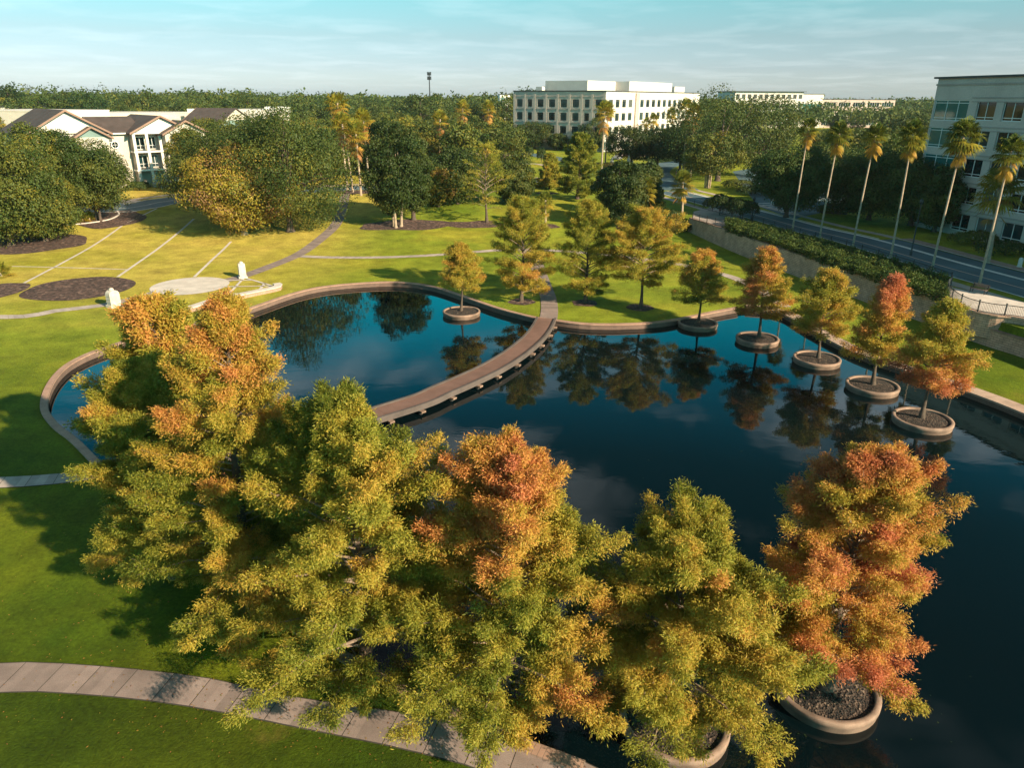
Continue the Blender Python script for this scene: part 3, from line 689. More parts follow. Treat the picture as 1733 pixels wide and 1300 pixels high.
lane(sgn * -3.4, sgn * -1.7, 0.04, M['slab2'], 'pavement')
# crossing stripes at the side street
cr = U2([(1283, 344), (1330, 362)])
for k in range(7):
    t = k / 6; q = np.array(cr[0]) * (1 - t) + np.array(cr[1]) * t; mb = MB(); d = np.array(rn[20]) - np.array(rn[18]); a = math.atan2(d[1], d[0])
    mb.box((q[0] + 1.2, q[1], UP + 0.016), (0.55, 2.6, 0.006), a + math.pi / 2 * 0 ); tag(mb.build('road_marking', M['paint']), kind='structure')
# side street and car park behind
def flat(name, poly, m, z):
    mb = MB(); mb.add([(x, y, UP + z) for x, y in poly], [tuple(range(len(poly)))]); o = mb.build(name, m); flip_up(o); return tag(o, kind='structure')
flat('parking_lot', U2([(1283, 349), (1345, 371), (1360, 366), (1430, 352), (1470, 330), (1420, 290), (1330, 275), (1240, 290), (1262, 322)]), M['asphalt'], 0.008)
for k in range(8):
    t = k / 7; q = np.array(U2([(1262, 318)])[0]) * (1 - t) + np.array(U2([(1275, 300)])[0]) * t; mb = MB()
    mb.box((q[0] + 2.5, q[1], UP + 0.012), (5, 0.12, 0.005), -0.35); tag(mb.build('parking_marking', M['paint']), kind='structure')
for k in range(6):
    t = k / 5; q = np.array(U2([(1372, 338)])[0]) * (1 - t) + np.array(U2([(1420, 334)])[0]) * t; mb = MB()
    mb.box((q[0], q[1], UP + 0.012), (0.12, 5, 0.005), -0.6); tag(mb.build('parking_marking', M['paint']), kind='structure')
# far cross street, left street, office forecourt
def ribbon(name, px, w, m, z=0.012, e0=(), e1=()):
    c = spline(list(e0) + U2(px) + list(e1), 3.0); a = offs(c, w / 2); b = offs(c, -w / 2); n = len(c); mb = MB()
    mb.add([(*q, float(ground(*q)) + z) for q in a] + [(*q, float(ground(*q)) + z) for q in b], [(i, i + 1, n + i + 1, n + i) for i in range(n - 1)])
    o = mb.build(name, m); flip_up(o); return tag(o, kind='structure'), c
ribbon('road', [(1150, 322), (1118, 303), (1105, 290), (1130, 278), (1200, 270)], 9.5, M['asphalt'], 0.016)
_, xs = ribbon('road', [(870, 258), (930, 266), (1000, 278), (1060, 288), (1110, 292)], 8.0, M['asphalt'], 0.020, e0=[(-60, 345), (-30, 318)])
ribbon('pavement', [(870, 279), (905, 277), (945, 285)], 2.2, M['slab2'], 0.03)
ribbon('road', [(1045, 262), (1090, 262), (1130, 258)], 14, M['concrete'], 0.02)
_, ls = ribbon('road', [(215, 345), (250, 341), (300, 335), (440, 328), (560, 320), (600, 318), (640, 318)], 8.0, M['asphalt'], 0.02, e0=[(-130, 150), (-100, 147)], e1=[(-10, 186), (10, 190)])
lane2 = lambda off, w, m, z, nm: (lambda a, b, n: tag((lambda mb: (mb.add([(*q, float(ground(*q)) + z) for q in a] + [(*q, float(ground(*q)) + z) for q in b], [(i, i + 1, n + i + 1, n + i) for i in range(n - 1)]), mb.build(nm, m))[1])(MB()), kind='structure'))(offs(ls, off - w / 2), offs(ls, off + w / 2), len(ls))
flip_up(lane2(0, .18, M['paint'], 0.03, 'road_marking')); flip_up(lane2(-4.15, .3, M['paint'], 0.10, 'road_kerb')); flip_up(lane2(4.15, .3, M['paint'], 0.10, 'road_kerb')); flip_up(lane2(7.0, 1.6, M['slab2'], 0.03, 'pavement'))
ribbon('road', [(708, 268), (735, 271), (775, 266)], 12, M['asphalt'], 0.02)
# ------------------------------------------------------------------ footbridge
Lb = [(912, 538), (905.5, 548.6), (887, 571), (859, 595), (826, 617), (780, 639), (734, 659), (691, 676)]
Rb = [(937, 539), (933, 552), (918, 574), (891, 596.6), (854, 619), (808, 641), (752, 665), (706, 685)]
DZ = 0.22
lw = np.array([P(*p, z=DZ)[:2] for p in Lb]); rw = np.array([P(*p, z=DZ)[:2] for p in Rb])
cl = (resample(lw, 9) + resample(rw, 9)) / 2
cl = spline([tuple(q) for q in cl] + [(-14.2, 45.6), (-20.5, 41.9), (-25.4, 40.2)], 0.6)
BWID = 1.9
br = empty('footbridge', (0, 0, 0)); tag(br, 'curved brown footbridge crossing the pond on low piers', 'footbridge')
o = strip_mesh(offs(cl, BWID / 2 - .1), offs(cl, -BWID / 2 + .1), 2.6, 'deck_tmp', M['deck'], z=DZ, gap=0.02, joint=False); 
for v in o.data.vertices: v.co.z = DZ
del o['kind']; o.name = 'deck'; o.data.name = 'deck'; o.parent = br
s = MB(); s.sweep(cl, [(BWID / 2 - .1, DZ - .02), (BWID / 2 - .1, -0.06), (-BWID / 2 + .1, -0.06), (-BWID / 2 + .1, DZ - .02), (BWID / 2 - .1, DZ - .02)]); s.build('slab', M['beam'], br)
for sd in (1, -1):
    s = MB(); c2 = offs(cl, sd * (BWID / 2 + .02))
    s.sweep(c2, [(0.10, -0.12), (0.10, 0.33), (-0.10, 0.33), (-0.10, -0.12), (0.10, -0.12)]); s.build('edge_beam', M['beam'], br)
dcum = np.r_[0, np.cumsum(np.linalg.norm(np.diff(cl, axis=0), axis=1))]
tn = np.gradient(cl, axis=0)
d = 1.1
while d < dcum[-1] - 1:
    i = int(np.searchsorted(dcum, d)); q = cl[i]; a = math.atan2(tn[i][1], tn[i][0])
    s = MB(); s.box((q[0], q[1], -0.27), (0.40, BWID + 0.85, 0.14), a); pr = s.build('pier_cap', M['planter'], br)
    for sd in (1, -1):
        s = MB(); nx, ny = -math.sin(a) * sd * 0.95, math.cos(a) * sd * 0.95; s.lathe([(0.16, -1.6), (0.16, -0.272)], (q[0] + nx, q[1] + ny, 0), 10); s.build('pile', M['beam'], pr)
    d += 3.05

# ------------------------------------------------------------------ planters standing in the water
def planter(c, label, r=2.05):
    t = empty('tree_planter', (c[0], c[1], 0)); tag(t, label, 'planter', 'round planters standing in the pond')
    s = MB(); s.lathe([(r - .02, -1.6), (r - .02, -0.22), (r + .03, -0.18), (r + .03, 0.02), (r, 0.06), (r - .19, 0.06), (r - .22, 0.03), (r - .22, -0.2)], n=56)
    s.build('ring', M['planter'], t)
    s = MB(); rr = r - 0.225; n = 40; rn_ = random.Random(int(c[0] * 10)); V = [(0, 0, 0.06)]
    for f in (0.2, 0.4, 0.6, 0.8, 1.0):
        for k in range(n): a = 6.2832 * k / n; V.append((rr * f * math.cos(a), rr * f * math.sin(a), 0.06 - 0.13 * f * f + rn_.uniform(-.012, .012) * (f < 1)))
    fs = [(0, 1 + k, 1 + (k + 1) % n) for k in range(n)]
    for j in range(4): fs += [(1 + j * n + k, 1 + (j + 1) * n + k, 1 + (j + 1) * n + (k + 1) % n, 1 + j * n + (k + 1) % n) for k in range(n)]
    s.add(V, fs); s.build('soil', M['soil'], t)
    return t
PL = {'a': (781, 526), 'b': (1181, 545), 'c': (1282, 571), 'd': (1383, 605), 'e': (1477, 650), 'f': (1562, 707)}
plab = {'a': 'round planter ring alone beside the footbridge, holding a golden tree', 'b': 'round planter ring nearest the far bank, holding an olive brown tree',
        'c': 'round planter ring second along the straight shore, holding a rust orange tree', 'd': 'round planter ring in the middle of the straight shore row',
        'e': 'round planter ring holding the thin tree with a rusty red tip', 'f': 'round planter ring holding the tree with yellow top and brown skirt'}
PC = {}
for k, p in PL.items(): PC[k] = P(*p, z=0.05); planter(PC[k], plab[k])
PC['n1'] = P(1142, 1213, z=0.05); PC['n2'] = P(1397, 1158, z=0.05)
planter(PC['n1'], 'large near planter ring under the yellow green cypress by the sidewalk'); planter(PC['n2'], 'large near planter ring under the rust coloured cypress in open dark water')

# ------------------------------------------------------------------ retaining wall, terrace, railings
rwall = empty('retaining_wall', (0, 0, 0)); tag(rwall, 'long tan block retaining wall between park lawn and street planting', 'retaining wall')
wline = spline(WALL[:8], 1.0); wl_n = offs(wline, 1)[5] - wline[5]; sd = 1 if wl_n[0] > 0 else -1
wtop = lambda x, y: 0.0
def wall_top(y): return 2.85 if y > 72 else 2.85 - 1.25 * min(1, (72 - y) / 6.0)
V = []; nW = len(wline); a = offs(wline, sd * -0.05); b = offs(wline, sd * 0.48)
s = MB(); u = 0
for i in range(nW - 1):
    du = float(np.linalg.norm(wline[i + 1] - wline[i])); z0, z1 = wall_top(wline[i][1]), wall_top(wline[i + 1][1])
    p, q, p2, q2 = a[i], a[i + 1], b[i], b[i + 1]
    s.add([(*p, -0.4), (*q, -0.4), (*q, z1), (*p, z0)], [(0, 1, 2, 3)], [[(u, -0.4), (u + du, -0.4), (u + du, z1), (u, z0)]])
    s.add([(*p, z0), (*q, z1), (*q2, z1), (*p2, z0)], [(0, 1, 2, 3)], [[(u, 0), (u + du, 0), (u + du, .5), (u, .5)]])
    s.add([(*p2, z0), (*q2, z1), (*q2, 0.5), (*p2, 0.5)], [(0, 1, 2, 3)], [[(u, z0), (u + du, z1), (u + du, .5), (u, .5)]]); u += du
s.add([(*a[0], -0.4), (*a[0], 2.85), (*b[0], 2.85), (*b[0], -0.4)], [(0, 1, 2, 3)], [[(0, -.4), (0, 2.85), (.5, 2.85), (.5, -.4)]])
s.build('wall', M['rblock'], rwall)
s = MB(); u = 0
for i in range(nW - 1):
    z0, z1 = wall_top(wline[i][1]), wall_top(wline[i + 1][1]); A = offs(wline, sd * -0.12); B = offs(wline, sd * 0.55)
    s.add([(*A[i], z0 + .005), (*A[i + 1], z1 + .005), (*B[i + 1], z1 + .005), (*B[i], z0 + .005), (*A[i], z0 + .14), (*A[i + 1], z1 + .14), (*B[i + 1], z1 + .14), (*B[i], z0 + .14)],
          [(4, 5, 6, 7), (0, 1, 5, 4), (2, 3, 7, 6)])
s.build('coping', M['planter'], rwall)
# wall return at the far end, with its railing
c0 = P(1172, 370, z=2.85); c1 = P(1222, 383, z=2.85)
# round terrace
tpx = [(1612, 486), (1605, 497), (1616, 511), (1640, 524), (1678, 533), (1733, 540)]
tl = [tuple(P(*p, z=3.0)[:2]) for p in tpx]; tl = spline(tl + [(52.5, 59.5), (55.5, 60.5), (57, 63)], 0.5)
tw = empty('terrace_wall', (0, 0, 0)); tag(tw, 'round block wall carrying the paved terrace with the bench', 'terrace wall')
s = MB(); s.sweep(tl, [(0.0, 0.8), (0.0, 3.0)]); s.sweep(offs(tl, 0.0), [(0.06, 2.98), (0.06, 3.12), (-0.55, 3.12), (-0.55, 2.98)])
s.sweep(tl, [(-0.45, 0.8), (-0.45, 3.0)])
s.build('wall', M['rblock'], tw)
mb = MB(); poly = [tuple(q) for q in tl]; mb.add([(x, y, 2.98) for x, y in poly], [tuple(range(len(poly)))]); o = mb.build('terrace_floor', M['pale_concrete'], tw); flip_up(o)
def railing(line, zb, h, step, label, name='railing', pick=0.13, rails=(0.12, 1.0)):
    t = empty(name, (0, 0, 0)); tag(t, label, 'railing')
    n = max(1, int(round(length(line) / step))); pp = resample(line, n + 1)
    for q in pp:
        s = MB(); s.box((q[0], q[1], zb - .05), (0.09, 0.09, h + .17)); s.box((q[0], q[1], zb + h + .125), (0.13, 0.13, 0.05)); s.build('post', M['black'], t)
    for f in rails:
        s = MB(); z = zb + h * f; s.sweep(resample(line, max(2, int(length(line) / .5))), [(.025, z - .03), (.025, z + .03), (-.025, z + .03), (-.025, z - .03), (.025, z - .03)]); s.build('rail', M['black'], t)
    if pick:
        s = MB()
        for q in resample(line, max(2, int(length(line) / pick))): s.box((q[0], q[1], zb + h * rails[0]), (0.018, 0.018, h * (rails[-1] - rails[0])))
        s.build('pickets', M['black'], t)
    return t
railing(offs(tl, -0.22), 3.12, 1.0, 2.2, 'black railing curving round the paved bench terrace')
fl = U2([(1160, 345.5), (1254, 371), (1333, 395), (1414, 416), (1540, 455), (1608, 478)])
railing(spline(fl, 1.5), UP, 1.05, 3.4, 'long black railing between the street palms and the shrub bank', pick=0.22)
wr = [tuple(P(*p, z=2.98)[:2]) for p in [(1172, 372), (1190, 377), (1208, 381), (1222, 385)]]
railing(resample(np.array(wr), 8), 2.98, 1.05, 2.3, 'short black railing on the corner of the retaining wall', pick=0.25)
lc = MB(); lcp = U2([(1172, 369), (1222, 384), (1262, 372), (1245, 356), (1200, 352), (1174, 358)]); lc.add([(x, y, UP + .03) for x, y in lcp], [tuple(range(len(lcp)))]); o = lc.build('lookout_pavement', M['slab2']); flip_up(o); tag(o, kind='structure')
# bench
bc = P(1655, 496, z=3.0); bn = empty('park_bench', bc, R(-62)); tag(bn, 'brown slatted bench on the round paved terrace', 'bench')
s = MB()
for k in range(4): s.box((0, -0.2 + k * .13, .43), (1.7, .10, .04))
s.build('seat', M['fascia'], bn); s = MB()
for k in range(4): s.box((0, 0.30 + k * .03, .55 + k * .11), (1.7, .035, .085))
s.build('backrest', M['fascia'], bn)
for x in (-.75, .75):
    s = MB(); s.box((x, -.2, 0), (.06, .06, .64)); s.box((x, .28, 0), (.06, .06, .9)); s.box((x, .03, .62), (.06, .55, .04)); s.box((x, .04, .38), (.05, .5, .05)); s.build('leg', M['black'], bn)

# ------------------------------------------------------------------ buildings
def facade(parent, o, e, n, Wd, H, cols, rows, wall_m, frame_m, glass_m, recess=0.28, mull=(0.5,), trans=(), fw=0.07, skip=None, extra=None, nm='window'):
    """a wall with real openings: cols = [(x0, x1)], rows = [(z0, z1)]; each opening gets a frame with its pane"""
    e = Vector((*e, 0)); n = Vector((*n, 0)); o = Vector(o); s = MB()
    def Pn(x, z, d=0.0): return tuple(o + e * x + n * d + Vector((0, 0, z)))
    xs = sorted({0.0, Wd, *[c for q in cols for c in q]}); zs_ = sorted({0.0, H, *[c for q in rows for c in q]})
    op = set()
    for ci, (x0, x1) in enumerate(cols):
        for ri, (z0, z1) in enumerate(rows):
            if skip and skip(ci, ri): continue
            op.add((x0, z0))
    for i in range(len(xs) - 1):
        for j in range(len(zs_) - 1):
            x0, x1, z0, z1 = xs[i], xs[i + 1], zs_[j], zs_[j + 1]
            isop = any(cx0 - 1e-6 <= x0 and x1 <= cx1 + 1e-6 and rz0 - 1e-6 <= z0 and z1 <= rz1 + 1e-6 and (cx0, rz0) in op for cx0, cx1 in cols for rz0, rz1 in rows)
            if not isop: s.quad(Pn(x0, z0), Pn(x1, z0), Pn(x1, z1), Pn(x0, z1))
    for (x0, x1) in cols:
        for (z0, z1) in rows:
            if (x0, z0) not in op: continue
            r = -recess
            s.quad(Pn(x0, z0), Pn(x0, z1), Pn(x0, z1, r), Pn(x0, z0, r)); s.quad(Pn(x1, z0, r), Pn(x1, z1, r), Pn(x1, z1), Pn(x1, z0))
            s.quad(Pn(x0, z0, r), Pn(x1, z0, r), Pn(x1, z0), Pn(x0, z0)); s.quad(Pn(x0, z1), Pn(x1, z1), Pn(x1, z1, r), Pn(x0, z1, r))
    wall = s.build('wall', wall_m, parent)
    for (x0, x1) in cols:
        for (z0, z1) in rows:
            if (x0, z0) not in op: continue
            f = MB(); w, h = x1 - x0, z1 - z0; d0, d1 = -recess + .02, -recess + .10
            f.obox(o, e, n, x0, x0 + fw, d0, d1, z0, z1); f.obox(o, e, n, x1 - fw, x1, d0, d1, z0, z1)
            f.obox(o, e, n, x0 + fw, x1 - fw, d0, d1, z0, z0 + fw); f.obox(o, e, n, x0 + fw, x1 - fw, d0, d1, z1 - fw, z1)
            for q in mull: f.obox(o, e, n, x0 + w * q - fw / 2, x0 + w * q + fw / 2, d0, d1 - .004, z0 + fw, z1 - fw)
            for q in trans: f.obox(o, e, n, x0 + fw, x1 - fw, d0, d1 - .008, z0 + h * q - fw / 2, z0 + h * q + fw / 2)
            wn_ = f.build(nm, frame_m, parent)
            g_ = MB(); r = -recess + .03; g_.quad(Pn(x0 + .01, z0 + .01, r), Pn(x1 - .01, z0 + .01, r), Pn(x1 - .01, z1 - .01, r), Pn(x0 + .01, z1 - .01, r)); g_.build('pane', glass_m, wn_)
    return wall
def unit(a): a = np.array(a, float); return tuple(a / np.linalg.norm(a))

# five-storey grey office on the right of the street
ob = empty('office_building', (68, 117, UP)); tag(ob, 'grey five-storey office block beside the street palms with rows of dark windows', 'office building')
fo = P(1538, 380, z=UP); fe = P(1733, 424, z=UP)
e5 = unit((fe - fo)[:2]); n5 = (e5[1], -e5[0]); n5 = n5 if n5[0] < 0 else (-n5[0], -n5[1])
Wd5 = 79.0; H5 = height_at(P(1538, 380, z=UP), 133); st = (H5 - 2.6) / 5
rows5 = [(k * st + 0.75, k * st + 0.75 + st * 0.66) for k in range(5)]
cols5 = [(1.2 + 4.75 * k, 1.2 + 4.75 * k + 3.45) for k in range(15)]
ol = (-fo.x + fo.x, 0, 0); o5 = (fo.x - 68, fo.y - 117, 0)
facade(ob, (o5[0] + e5[0] * 7.5, o5[1] + e5[1] * 7.5, 0), e5, n5, Wd5 - 7.5, H5, cols5, rows5, M['grey'], M['frame'], M['glass'], 0.30, (0.5,), (0.16,), 0.10)
facade(ob, o5, e5, n5, 7.49, H5, [(0.3, 7.1)], [(k * st + .55, k * st + .55 + st * .74) for k in range(5)], M['grey'], M['frame'], M['tealglass'], 0.2, (0.36, 0.7), (0.13, 0.86), 0.09)
n5b = (-e5[0], -e5[1]); e5b = n5; back = (o5[0] - n5[0] * 26, o5[1] - n5[1] * 26, 0)
facade(ob, back, n5, n5b, 26.0, H5, [(1.5 + 4.6 * k, 4.5 + 4.6 * k) for k in range(5)], rows5, M['grey'], M['frame'], M['tealglass'], 0.30, (0.5,), (0.16,), 0.10)
for k in range(5):
    z = (k + 1) * st - 0.25
    s = MB(); s.obox(o5, e5, n5, 7.6, Wd5, 0.003, 0.10, z, z + 0.2); s.build('string_course', M['greyband'], ob)
    s = MB(); s.obox(o5, e5, n5, 7.6, Wd5, 0.003, 0.07, z - .5, z - .34); s.build('string_course', M['greyband'], ob)
s = MB(); s.obox(o5, e5, n5, -.5, Wd5 + .4, -26.4, 0.45, H5, H5 + .28); s.build('roof', M['dark'], ob)
s = MB(); s.obox(o5, e5, n5, -0.1, Wd5 + .1, 0.003, .14, H5 - 1.0, H5 - .75); s.build('string_course', M['greyband'], ob)
s = MB(); s.obox(o5, e5, n5, 0, Wd5, -26, -25.7, 0, H5 - .01); s.obox(o5, e5, n5, Wd5 - .3, Wd5, -25.7, -.32, 0, H5 - .01); s.obox(o5, e5, n5, 0.0, Wd5 - .31, -25.6, -25.5, 0, H5 - .02); s.build('rear_wall', M['grey'], ob)

# four-storey pale office in the centre
def office(name, label, cpx, ztop, lw_, rw_, an, cols_l, cols_r, gap, mats, roofs, st_n=4):
    c = P(*cpx, z=UP); t = empty(name, c); tag(t, label, 'office building')
    H = height_at(c, ztop); eL = (math.cos(an), math.sin(an)); nL = (eL[1], -eL[0]); eR = (-nL[0], -nL[1]); nR = eL
    return t, c, H, eL, nL, eR, nR
t, c, H4, eL, nL, eR, nR = office('office_building', 'pale four-storey office block with white penthouse in the middle distance', (1021, 257), 154.5, 0, 0, R(-35), 0, 0, 0, 0, 0)
WL4 = 43.0; st = (H4 - 2.1) / 4
rows4 = [(k * st + 1.3, k * st + 1.3 + st * 0.58) for k in range(4)]
wL = [2.9, 2.2, 3.0, 3.0, 3.0, 3.0, 2.2, 3.1]; xL = []; x = 1.6
for w in wL: xL.append((x, x + w)); x += w + (WL4 - 3.0 - sum(wL)) / 7.0 * 0.995
facade(t, (-eL[0] * WL4, -eL[1] * WL4, 0), eL, nL, WL4, H4, xL, rows4, M['cast'], M['darkframe'], M['glass'], 0.35, (0.2, 0.8), (0.8,), 0.10)
oL = (-eL[0] * WL4, -eL[1] * WL4, 0)
for k in range(4):
    s = MB(); s.obox(oL, eL, nL, 0.9, WL4 - .9, 0.003, 0.16, k * st + .45, k * st + .80); s.build('string_course', M['band'], t)
    s = MB(); s.obox(oL, eL, nL, 0.9, WL4 - .9, 0.003, 0.12, (k + 1) * st + .22, (k + 1) * st + .42); s.build('string_course', M['band'], t)
for k in range(9):
    x = 0.0 if k == 0 else WL4 - 0.9 if k == 8 else (xL[k - 1][1] + xL[k][0]) / 2 - .45
    s = MB(); s.obox(oL, eL, nL, x, x + .9, 0.17, 0.24, 0, H4 - .9); s.build('pilaster', M['cast'], t)
RW4 = 94.0; xR = [(2.6 + 5.6 * k, 5.9 + 5.6 * k) for k in range(4)] + [(30.0 + 5.6 * k, 33.3 + 5.6 * k) for k in range(11)]
facade(t, (0, 0, 0), eR, nR, RW4, H4, xR, rows4, M['white'], M['darkframe'], M['glass'], 0.35, (0.3, 0.7), (0.8,), 0.12)
s = MB(); s.obox((0, 0, 0), eR, nR, 25.0, 28.0, 0.003, 0.6, 0, H4 - 0.3); s.build('pilaster', M['band'], t)
s = MB(); s.obox((0, 0, 0), eR, nR, -0.25, RW4, -WL4 - .2, 0.25, H4, H4 + .4); s.build('roof', M['dark'], t)
s = MB(); s.obox((0, 0, 0), eR, nR, 0.5, RW4, -WL4 + 0.3, -WL4 + .6, 0, H4 - .02); s.obox((0, 0, 0), eR, nR, RW4 - .3, RW4, -WL4 + .62, -.36, 0, H4 - .02); s.build('rear_wall', M['cast'], t)
s = MB(); hp = 4.2
s.obox((0, 0, 0), eR, nR, 10, 34, -34, -14.0, H4 + .41, H4 + hp); s.build('penthouse', M['white'], t)
s = MB(); s.obox((0, 0, 0), eR, nR, 34.01, 78, -28, -7.5, H4 + .41, H4 + hp + .1); s.build('penthouse', M['white'], t)
s = MB(); s.obox((0, 0, 0), eR, nR, 80, 92, -24, -7, H4 + .41, H4 + 2.9); s.build('penthouse', M['white'], t)
s = MB(); s.obox((0, 0, 0), eR, nR, 6, 8, -36, -33, H4 + .41, H4 + 1.9); s.build('roof_hatch', M['white'], t)

# long low office far to the right
def slabhouse(name, label, p0, p1, ztop, dep, rows_n, ncol, wm, fm, gm, cat='building', roof=True, zb=UP, group=None, mull=(0.33, 0.66), wfrac=0.62, over=0.6, ht=None, parent=None):
    a = P(*p0, z=zb); b = P(*p1, z=zb); t = empty(name, a) if parent is None else parent
    if parent is None: tag(t, label, cat, group)
    e = unit((b - a)[:2]); n = (e[1], -e[0]); W_ = (b - a).length; H = ht or height_at(a, ztop); off = Vector((0, 0, 0)) if parent is None else a - parent.location
    pit = W_ / ncol if ncol else 0; sth = H / max(rows_n, 1)
    cols = [(pit * (k + (1 - wfrac) / 2), pit * (k + (1 + wfrac) / 2)) for k in range(ncol)]; rows = [(sth * (k + .25), sth * (k + .72)) for k in range(rows_n)]
    facade(t, off, e, n, W_, H, cols, rows, wm, fm, gm, 0.25, mull, (), 0.12)
    s = MB(); s.obox(off, e, n, 0, .3, -dep, -.26, 0, H - .01); s.obox(off, e, n, W_ - .3, W_, -dep, -.26, 0, H - .01); s.obox(off, e, n, .31, W_ - .31, -dep, -dep + .3, 0, H - .01); s.build('side_wall', wm, t)
    if roof: s = MB(); s.obox(off, e, n, -over, W_ + over, -dep - .2, over, H, H + .4); s.build('roof', M['dark'] if roof is True else roof, t)
    return t, e, n, W_, H
t, e, n, W_, H = slabhouse('far_office', 'long white office with flat overhanging roof and teal stair glass above the trees', (1238, 216), (1352, 216), 154.5, 30, 4, 12, M['white'], M['darkframe'], M['glass'], cat='office building', over=1.5)
slabhouse('x', '', (1352, 216), (1386, 216), 164, 20, 1, 1, M['white'], M['frame'], M['tealglass'], parent=t, mull=(.25, .5, .75), wfrac=.96, over=.2, ht=H - 1.5)
slabhouse('x', '', (1386, 216), (1507, 216), 168, 28, 3, 5, M['band'], M['frame'], M['glass'], parent=t, mull=(.2, .4, .6, .8), wfrac=.8, over=.3)
slabhouse('glass_tower', 'small teal glass building behind the left edge of the pale office', (846, 222), (863, 222), 160, 10, 4, 2, M['frame'], M['frame'], M['tealglass'], wfrac=.86, over=.2)
# white flat-roofed shops behind the apartments
slabhouse('shop_building', 'white flat-roofed store behind the dark left gable', (-60, 238), (70, 242), 187, 40, 1, 0, M['white'], M['frame'], M['glass'], cat='store', roof=M['white'], over=.1)
slabhouse('shop_building', 'white store with a dark top edge, standing farthest back on the left', (-20, 226), (56, 226), 180, 30, 1, 0, M['white'], M['frame'], M['glass'], cat='store', over=.8)
t, e, n, W_, H = slabhouse('shop_building', 'long low white store roofs behind the apartment ridge', (120, 234), (290, 234), 192, 40, 1, 0, M['white'], M['frame'], M['glass'], cat='store', roof=M['white'], over=.1)
for x in (52, 60, 66, 90): s = MB(); s.obox((0, 0, 0), e, n, x, x + (5 if x < 90 else 12), -20, -14, H + .41, H + 2.2 + (x == 90) * 1.2); s.build('roof_unit', M['frame'], t)
slabhouse('shop_building', 'white low store wall right of the brown-roofed building', (385, 236), (470, 236), 187, 40, 1, 0, M['white'], M['frame'], M['glass'], cat='store', roof=M['white'], over=.1)

# gable-roofed blocks
def gable(t, o, e, n, W_, dep, H, pitch, wm, rm, over=0.8, fascia=True, frontwall=True, gm=None):
    """walls and gable roof; the gable end faces n, ridge runs back along -n"""
    e3 = Vector((*e, 0)); n3 = Vector((*n, 0)); o = Vector(o); rh = W_ / 2 * math.tan(pitch)
    Q = lambda x, d, z: tuple(o + e3 * x + n3 * d + Vector((0, 0, z)))
    s = MB()
    if frontwall: s.quad(Q(0, 0, 0), Q(W_, 0, 0), Q(W_, 0, H), Q(0, 0, H))
    s.quad(Q(0, -dep, 0), Q(0, 0, 0), Q(0, 0, H), Q(0, -dep, H)); s.quad(Q(W_, 0, 0), Q(W_, -dep, 0), Q(W_, -dep, H), Q(W_, 0, H)); s.quad(Q(W_, -dep, 0), Q(0, -dep, 0), Q(0, -dep, H), Q(W_, -dep, H))
    s.build('wall', wm, t)
    s = MB(); s.add([Q(0, 0, H), Q(W_, 0, H), Q(W_ / 2, 0, H + rh)], [(0, 1, 2)]); s.build('gable', gm or wm, t)
    s = MB(); s.add([Q(0, -dep, H), Q(W_, -dep, H), Q(W_ / 2, -dep, H + rh)], [(2, 1, 0)]); s.build('gable', gm or wm, t)
    s = MB(); k = over * math.tan(pitch); th = 0.28
    for sg in (0, 1):
        x0 = -over if sg == 0 else W_ + over
        V = [Q(x0, over, H - k), Q(W_ / 2, over, H + rh), Q(W_ / 2, -dep - over, H + rh), Q(x0, -dep - over, H - k)]
        V2 = [(x, y, z + th) for x, y, z in V]
        s.add(V + V2, [(0, 1, 2, 3), (4, 5, 6, 7), (0, 1, 5, 4), (1, 2, 6, 5), (2, 3, 7, 6), (3, 0, 4, 7)])
    r = s.build('roof', rm, t)
    if fascia:
        s = MB()
        for sg in (0, 1):
            x0 = -over if sg == 0 else W_ + over
            A, B = Q(x0, over + .02, H - k - .05), Q(W_ / 2, over + .02, H + rh - .05); A2, B2 = Q(x0, over + .12, H - k - .05), Q(W_ / 2, over + .12, H + rh - .05)
            up = lambda p: (p[0], p[1], p[2] + .42)
            s.add([A, B, up(B), up(A), A2, B2, up(B2), up(A2)], [(0, 1, 2, 3), (7, 6, 5, 4), (0, 4, 5, 1), (3, 2, 6, 7)])
        s.build('fascia', M['fascia'], r)
    return rh
ap = P(240, 318, z=UP); ap_t = empty('apartment_building', ap); tag(ap_t, 'cream three-storey apartment house with brown gables and stacked balconies', 'apartment building')
n1 = unit((0.70, -0.71)); e1 = (-n1[1], n1[0])
He = height_at(ap, 224); sf = He / 3
def ao(x, d): return (e1[0] * x + n1[0] * d, e1[1] * x + n1[1] * d, 0)
# main range: its long side faces n1, so the ridge runs along e1
gable(ap_t, ao(-6, -2.85), n1 and (n1[0] * -1, n1[1] * -1), (e1[0] * -1, e1[1] * -1), 13, 8.5, He, R(24), M['cream'], M['roof'], fascia=False)
facade(ap_t, ao(-6, -2.57), e1, n1, 5.9, He - .02, [(0.8, 2.6)], [(sf * k + 1.0, sf * k + 2.9) for k in range(3)], M['cream'], M['frame'], M['glass'], 0.16, (0.5,), (0.5,), 0.09)
s = MB(); s.obox(ao(-6, -2.57), e1, n1, -0.2, 6, 0.72, 0.95, He - .35, He - .08); s.build('gutter', M['frame'], ap_t)
# round window
w_ = MB(); q = Vector(ao(-3.2, -2.40)); s = MB()
ring = [tuple(q + Vector((e1[0], e1[1], 0)) * (0.75 * math.cos(a)) + Vector((0, 0, He - 2.6 + .75 * math.sin(a)))) for a in np.linspace(0, 2 * math.pi, 25)[:-1]]
s.tube(ring + [ring[0]], 0.13, 6, cap=False); s.tube([ring[0], ring[12]], 0.05, 4); s.tube([ring[6], ring[18]], 0.05, 4); rwn = s.build('window', M['frame'], ap_t)
s = MB(); s.add(ring, [tuple(range(24))]); s.build('pane', M['glass'], rwn)
